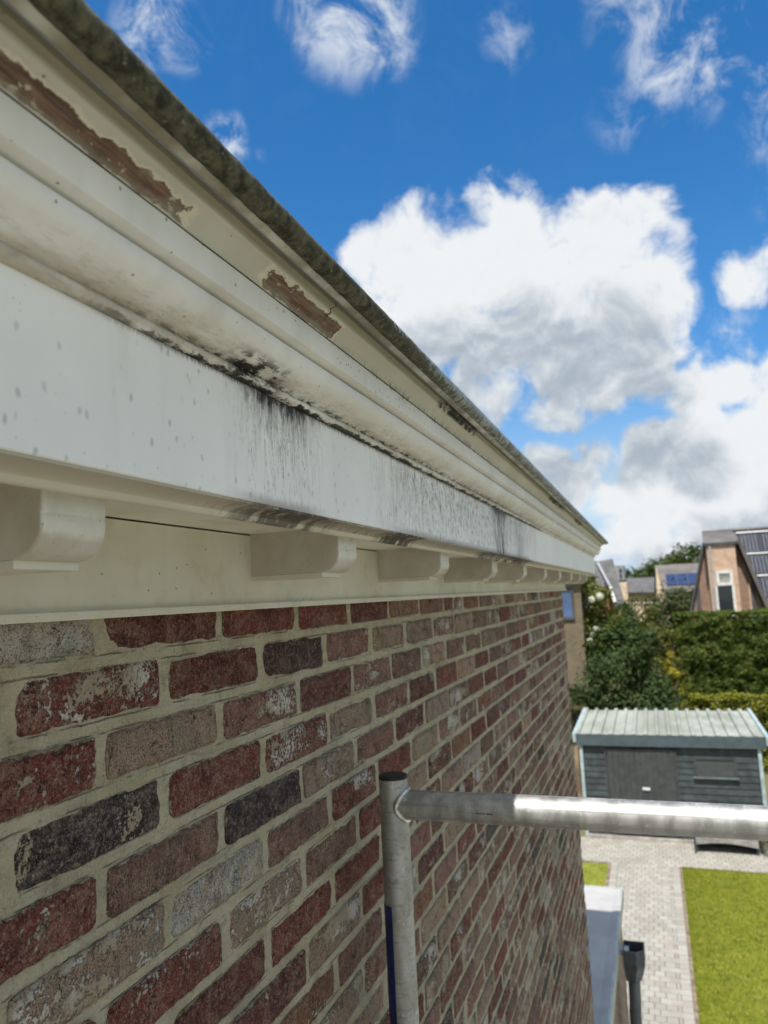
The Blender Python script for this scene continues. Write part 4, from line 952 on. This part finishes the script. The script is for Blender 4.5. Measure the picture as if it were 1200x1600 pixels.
# tall clipped hedge
def hedge(name, x0, x1, y0, y1, z1, n, leaf, mat, label, seed, topn=.22):
    rng = np.random.default_rng(seed); t = empty(name, ((x0+x1)/2, (y0+y1)/2, 0), label, 'hedge')
    nf_ = int(n*(1-topn)); nt = n-nf_
    xx = rng.uniform(x0, x1, nf_); zz = rng.uniform(0.05, z1, nf_)**1.0
    bul = np.array([noise.fractal(Vector((a*1.3, 0, b*1.3)), 1.0, 2.0, 3) for a, b in zip(xx, zz)])*.24
    A = np.column_stack([xx, y0+bul+np.abs(rng.normal(scale=.09, size=nf_)), zz])
    gx = np.array([noise.noise(Vector((a*3.1, 7, b*3.1))) for a, b in zip(xx, zz)]); gz = np.array([noise.noise(Vector((a*3.1, 3, b*3.1))) for a, b in zip(xx, zz)])
    na = np.column_stack([gx*2.2+rng.normal(scale=.5, size=nf_), -1+rng.normal(scale=.5, size=nf_), .35+gz*2.4+rng.normal(scale=.5, size=nf_)])
    xx = rng.uniform(x0, x1, nt); yy = rng.uniform(y0, y1, nt)
    tb = np.array([noise.fractal(Vector((a*1.2, b*1.2, 5)), 1.0, 2.0, 3) for a, b in zip(xx, yy)])*.12
    B = np.column_stack([xx, yy, z1+tb+np.abs(rng.normal(scale=.05, size=nt))])
    nb = np.column_stack([rng.normal(scale=.6, size=nt), rng.normal(scale=.6, size=nt), np.ones(nt)])
    ne = n//10; C_ = np.column_stack([x0+np.abs(rng.normal(scale=.08, size=ne)), rng.uniform(y0, y1, ne), rng.uniform(.05, z1, ne)]); nc = np.column_stack([-np.ones(ne), rng.normal(scale=.6, size=ne), .4+rng.normal(scale=.6, size=ne)])
    quads('foliage', np.vstack([A, B, C_]), np.vstack([na, nb, nc]), leaf, mat, t, 1.0, rng)
    MB().box(x0+.25, x1, y0+.33, y1-.1, 0.0, z1-.22).build('twig_core', plain(name+'_core', (0.030, 0.030, 0.014), .95, 0, .4, 5, 20, .8, .05), t)
    return t
hedge('beech_hedge', 1.30, 8.0, 30.0, 31.4, 4.25, 30000, .062, L_HEDGE, 'tall clipped green hedge in front of the brick house with solar panels', 21)
hedge('privet_hedge', 1.38, 6.0, 24.0, 24.6, 2.05, 9000, .05, leafy('leaf_privet', (0.16, 0.185, 0.02), (0.30, 0.28, 0.03), (0.08, 0.11, 0.02)), 'low yellow green hedge between shed roof and tall hedge', 22, .45)
# potted shrub at the right of the bench
pt = empty('potted_shrub', (2.36, 17.0, 0), 'small bright green potted shrub right of the bench', 'plant')
rng = np.random.default_rng(31); P, Nn = clump_points(rng, [(2.38, 17.0, .52, .26, .26, .25), (2.50, 16.95, .42, .2, .2, .2)], 1800, 26, .4); quads('foliage', P, Nn, .03, leafy('leaf_fresh', (0.05, 0.10, 0.012), (0.11, 0.17, 0.02)), pt, 1, rng)
MB().tube([(2.38, 17, 0), (2.38, 17, .03), (2.38, 17, .26), (2.38, 17, .29)], [.13, .14, .18, .19], 20).build('pot', M_CONC, pt, 40)
# timber fence left of the shed
fe = empty('board_fence', (-2.2, 18.6, 0), 'weathered tan board fence beside the left end of the shed', 'fence')
M_FENCE = plain('fence_wood', (0.33, 0.235, 0.15), 0.85, 0, 0.3, 3, 60, 0.3)
for i in range(14): MB().box(-1.42-.14*(i+1)+.004, -1.42-.14*i-.004, 18.6, 18.625, .05, 1.7+random.uniform(-.01, .01)).build('plank', M_FENCE, fe)
for x in (-1.45, -3.35): MB().box(x-.035, x+.035, 18.63, 18.70, 0, 1.75).build('post', M_FENCE, fe)
hedge('dry_hedge', -4.2, -1.36, 20.9, 21.5, 2.2, 5000, .05, leafy('leaf_dry', (0.10, 0.085, 0.04), (0.17, 0.14, 0.07), (0.07, 0.08, 0.03)), 'brownish dry hedge behind the board fence', 23, .3)

# ------------------------------------------------------------------ houses beyond the gardens
M_TILE = plain('grey_roof_tile', (0.115, 0.113, 0.118), 0.75, 0, 0.2, 0.8, 8, 0.5, 0.03)
def tile_mat(name, col):
    m, q = new_mat(name); z = q.sep(q.pos)[2]
    wv = q.m('FRACT', q.mul(z, 4.2)); n = q.noise(q.pos, 1.2, 5)
    c = q.mix(q.ss(n, .3, .7), tuple(v*.75 for v in col), tuple(v*1.2 for v in col))
    q.put(q.p.inputs['Base Color'], c); q.put(q.p.inputs['Roughness'], .75); q.put(q.p.inputs['Normal'], q.bump(wv, .5, .03)); return m
M_TILE = tile_mat('grey_roof_tile', (0.12, 0.118, 0.122)); M_TILE2 = tile_mat('warm_grey_tile', (0.145, 0.135, 0.13))
M_PANEL, _q = new_mat('solar_cell'); _q.put(_q.p.inputs['Base Color'], (0.016, 0.022, 0.045, 1)); _q.put(_q.p.inputs['Roughness'], 0.5); _q.put(_q.p.inputs['Specular IOR Level'], .12)
M_ORANGE = bricktex('orange_brick', (0.50, 0.28, 0.17), (0.66, 0.42, 0.28), (0.62, 0.52, 0.42))
M_REDB = bricktex('dull_red_brick', (0.25, 0.12, 0.085), (0.33, 0.18, 0.13), (0.34, 0.28, 0.22))
M_TANB = bricktex('tan_brick', (0.17, 0.13, 0.08), (0.23, 0.175, 0.11), (0.20, 0.17, 0.12))
M_CREAM = plain('cream_render', (0.72, 0.58, 0.42), .85, 0, .1, 2, 20, .1)
M_DGREY = plain('dark_verge', (0.085, 0.087, 0.09), .7, 0, .2, 2, 20, .1)
def slab(pts, th):      # quad slab of given thickness below pts
    p = [Vector(v) for v in pts]; nrm = (p[1]-p[0]).cross(p[3]-p[0]).normalized()
    if nrm.z < 0: nrm = -nrm
    return MB().hexa([v-nrm*th for v in p]+p)
# brick house with solar panels on the right
hb = empty('solar_roof_house', (6, 41, 0), 'orange and red brick house with a steep solar panel roof behind the tall hedge', 'house')
GT = 7.46
gab = [(1.36, 0), (6.87, 0), (4.68, GT), (3.31, GT)]
MB().prism(gab, 'y', 40.0, 40.3).build('gable_wall', M_REDB, hb)
MB().prism([(1.75, 0), (12, 0), (12, 2.6), (6.2, 2.6), (4.6, 7.3), (3.95, 7.3)], 'y', 40.32, 46).build('body', M_REDB, hb)
def strip(p0, p1, wdt, y0, y1):
    a, b = Vector((p0[0], p0[1])), Vector((p1[0], p1[1])); t = (b-a).normalized(); nn = Vector((-t.y, t.x))*wdt
    return MB().prism([(a.x, a.y), (b.x, b.y), (b.x+nn.x, b.y+nn.y), (a.x+nn.x, a.y+nn.y)], 'y', y0, y1)
strip((1.33, 0.1), (3.30, GT+.05), .07, 39.80, 40.5).build('verge', M_DGREY, hb)
strip((4.72, GT+.05), (6.87, 0.1), .16, 39.45, 42).build('verge', M_TILE2, hb)
slab([(3.22, 39.4, GT-.02), (4.80, 39.4, GT-.02), (4.80, 42.0, 8.14), (3.36, 42.0, 8.14)], .14).build('half_hip_roof', M_TILE2, hb)
def rp(x, z): return (x, 42.0-3.1*(8.12-z)/5.3, z)
rfp = [rp(4.70, 8.12), rp(12.2, 8.12), rp(12.2, 2.8), rp(6.25, 2.8)]
rfB = slab(rfp, .18).build('roof', M_TILE2, hb)
for x in (3.36, 5.6, 7.84, 10.08): MB().tube([(x, 42, 8.14), (x+2.2, 42, 8.14)], .10, 10).build('ridge_tile', M_TILE2, rfB, 60)
M_RAIL = plain('panel_rail', (0.52, 0.53, 0.54), .45, .4, .1, 5, 20, 0)
for r_ in range(4):
    z1 = 7.83-1.13*r_; z0 = z1-.95
    xl = 5.02+.30*r_
    a_, b_ = Vector(rp(xl-.05, z1+.09)), Vector(rp(12, z1+.09)); off = Vector((0, -.08, .05))
    MB().tube([a_+off, b_+off], .055, 8).build('mounting_rail', M_RAIL, rfB)
    for c_ in range(7):
        x0 = xl+1.0*c_; x1 = x0+.97
        if x1 > 12: break
        q4 = [Vector(rp(x0, z1))+off, Vector(rp(x1, z1))+off, Vector(rp(x1, z0))+off, Vector(rp(x0, z0))+off]
        pn = slab(q4, .04).build('solar_panel', M_PANEL, rfB)
        fb = MB()
        for k in range(1, 6):
            xx = x0+.97*k/6; fb.tube([Vector(rp(xx, z1))+off*1.02, Vector(rp(xx, z0))+off*1.02], .004, 4)
        fb.build('cell_line', M_RAIL, pn)
bx0, bx1 = 3.30, 4.56
MB().box(bx0, bx1, 39.0, 39.998, 0, 7.29).build('bay', M_ORANGE, hb)
MB().tube([(bx0+.13, 38.93, 7.25), (bx0+.13, 38.93, 0)], .05, 10).build('downpipe', M_RAIL, hb, 60)
MB().box(3.20, 4.66, 38.9, 39.99, 7.295, 7.40).build('bay_eave', M_DGREY, hb)
sb = MB(); sb.box(3.60, 4.32, 38.93, 38.998, 5.90, 6.05); sb.box(3.60, 4.32, 38.93, 38.998, 5.32, 5.47); sb.box(3.60, 3.72, 38.93, 38.998, 5.47, 5.90); sb.box(4.20, 4.32, 38.93, 38.998, 5.47, 5.90)
sbo = sb.build('upper_window', M_WHITE, hb); MB().box(3.72, 4.20, 38.96, 38.997, 5.47, 5.90).build('pane', plain('grey_blind', (0.34, 0.34, 0.31), .5), sbo)
wb = MB(); wb.box(3.50, 3.60, 38.92, 38.998, 3.98, 5.30); wb.box(4.24, 4.36, 38.92, 38.998, 3.98, 5.30); wb.box(3.46, 4.40, 38.88, 38.998, 3.86, 3.98)
wbo = wb.build('lower_window', M_WHITE, hb); MB().box(3.60, 4.24, 38.96, 38.997, 3.98, 5.30).build('pane', M_GLASS, wbo)
MB().box(2.66, 2.86, 39.96, 39.998, 3.6, 5.6).build('slit_window', M_DGREY, hb); MB().box(5.15, 5.34, 39.95, 39.998, 3.4, 5.4).build('slit_window', M_DGREY, hb); MB().box(5.06, 5.148, 39.94, 39.998, 3.4, 5.4).build('window_jamb', M_ORANGE, hb)

# tan brick house peeping out behind the corner
tb = empty('tan_brick_house', (-5, 30, 0), 'tan brick house with a blue grey window just past the wall corner', 'house')
MB().box(-9, -1.72, 26, 34, 0, 5.95).build('wall', M_TANB, tb)
MB().addm([(-9.3, 25.7, 5.95), (-1.5, 25.7, 5.95), (-1.5, 34.3, 5.95), (-9.3, 34.3, 5.95), (-6.8, 30, 8.4), (-4, 30, 8.4)], [(0, 1, 5, 4), (1, 2, 5), (2, 3, 4, 5), (3, 0, 4), (0, 3, 2, 1)]).build('roof', M_TILE, tb)
wo = MB(); wo.box(-3.05, -2.93, 25.95, 25.998, 4.56, 5.42); wo.box(-2.05, -1.96, 25.95, 25.998, 4.56, 5.42); wo.box(-3.05, -1.96, 25.93, 25.998, 4.46, 4.56); wo.box(-3.05, -1.96, 25.95, 25.998, 5.42, 5.56)
wo = wo.build('window', M_DGREY, tb); MB().box(-2.93, -2.05, 25.97, 25.997, 4.56, 5.42).build('pane', plain('blue_pane', (0.10, 0.16, 0.30), .25, 0, .15, 2, 10, 0), wo)

# grey roofed house with white bargeboard
def AB(a, b, Y): return (.55+a*Y, Y, 5.5+b*Y)
h2 = empty('grey_gable_house', (-4, 60, 0), 'grey roofed house with white bargeboard and red brick gable', 'house')
slab([AB(-.0640, .0345, 61), AB(-.0432, .0368, 62), AB(-.0320, -.0250, 57), AB(-.0445, -.0250, 56)], .2).build('roof', M_TILE, h2)
slab([AB(-.1050, .0352, 61.2), AB(-.0640, .0350, 61.2), AB(-.0500, .0005, 57.2), AB(-.0950, .0008, 57.2)], .2).build('roof', M_TILE, h2)
MB().box(-6.2, -2.15, 57.8, 66, 0, 5.2).build('wall', M_REDB, h2)
MB().box(-3.05, -2.45, 57.1, 57.78, 2.5, 5.45).build('gable_wall', plain('salmon_brick', (0.42, 0.17, 0.12), .9), h2)
slab([AB(-.0640, .0335, 60.2), AB(-.0610, .0335, 60.2), AB(-.0478, .0012, 56.0), AB(-.0505, .0012, 56.0)], .1).build('bargeboard', M_RAIL, h2)
slab([AB(-.0505, .0008, 55.9), AB(-.0468, .0008, 55.9), AB(-.0435, -.0190, 55.4), AB(-.0472, -.0190, 55.4)], .12).build('bargeboard', M_WHITE, h2)
MB().box(-3.6, -3.05, 56.9, 57.0, 4.2, 5.0).build('window', M_WHITE, h2)
# low house with grey dormer
h4 = empty('low_house', (-1, 72, 0), 'low grey roofed house with cream walls and a grey box dormer', 'house')
slab([AB(-.045, .0105, 74), AB(.0080, .0102, 74), AB(.0080, -.0090, 70), AB(-.045, -.0075, 70)], .2).build('roof', M_TILE, h4)
MB().box(-2.4, 1.0, 70.4, 78, 0, 4.78).build('wall', M_CREAM, h4)
dm = MB().box(.55-.0412*69, .55-.0305*69, 69, 73, 5.5+.0086*69, 5.5+.0275*69).build('dormer', plain('dormer_grey', (0.30, 0.33, 0.35), .6), h4)
for z0, z1 in ((6.25, 6.62), (6.78, 7.12)): MB().box(-1.98, -1.72, 68.95, 68.995, z0, z1).build('dormer_window', M_DGREY, dm)
MB().box(.55-.0385*68, .55-.0285*68, 68, 70.3, 0, 5.5+.0058*68).build('cream_porch', M_CREAM, h4)
# house with dark blue panels in the middle
h3 = empty('blue_panel_house', (3, 64, 0), 'grey roofed house with dark blue solar panels behind the feathery tree', 'house')
slab([AB(.0076, .0252, 64), AB(.0700, .0250, 64), AB(.0740, -.0100, 60), AB(.0170, -.0100, 60)], .2).build('roof', M_TILE2, h3)
MB().prism([(1.15, 0), (5.2, 0), (5.2, 4.85), (1.45, 4.85), (1.08, 7.0), (.98, 4.85)], 'y', 60.6, 67).build('wall', M_CREAM, h3)
MB().addm([AB(.0076, .0250, 64.01), AB(.0165, -.0100, 60.2), AB(.0040, -.0095, 66)], [(0, 1, 2)]).build('side_roof', M_DGREY, h3)
for k in range(3):
    a0 = .0195+.0128*k; slab([AB(a0, .0130, 62.4), AB(a0+.0122, .0130, 62.4), AB(a0+.0130, -.0010, 60.8), AB(a0+.0008, -.0010, 60.8)], .03).build('solar_panel', plain('blue_cell', (0.035, 0.055, 0.13), .3, 0, .1, 2, 10, 0), h3)
# wood on the horizon
rng = np.random.default_rng(77); blobs = []
for i in range(260):
    x = rng.uniform(-70, 80); Y = rng.uniform(135, 165); hgt = 9.0+2.2*noise.noise(Vector((x*.06, 1, 0)))+rng.uniform(-1, 1.2)+2.6*math.exp(-((x-9)/5.0)**2)
    blobs.append((x, Y, hgt*.55, 3.2, 3, hgt*.45))
P, Nn = clump_points(rng, blobs, 110000, 5200, .17, .45)
o = quads('far_wood', P, Nn, .36, L_FAR, None, 1, rng); tag(o, 'far green wood along the horizon between the houses', 'wood', kind='stuff')
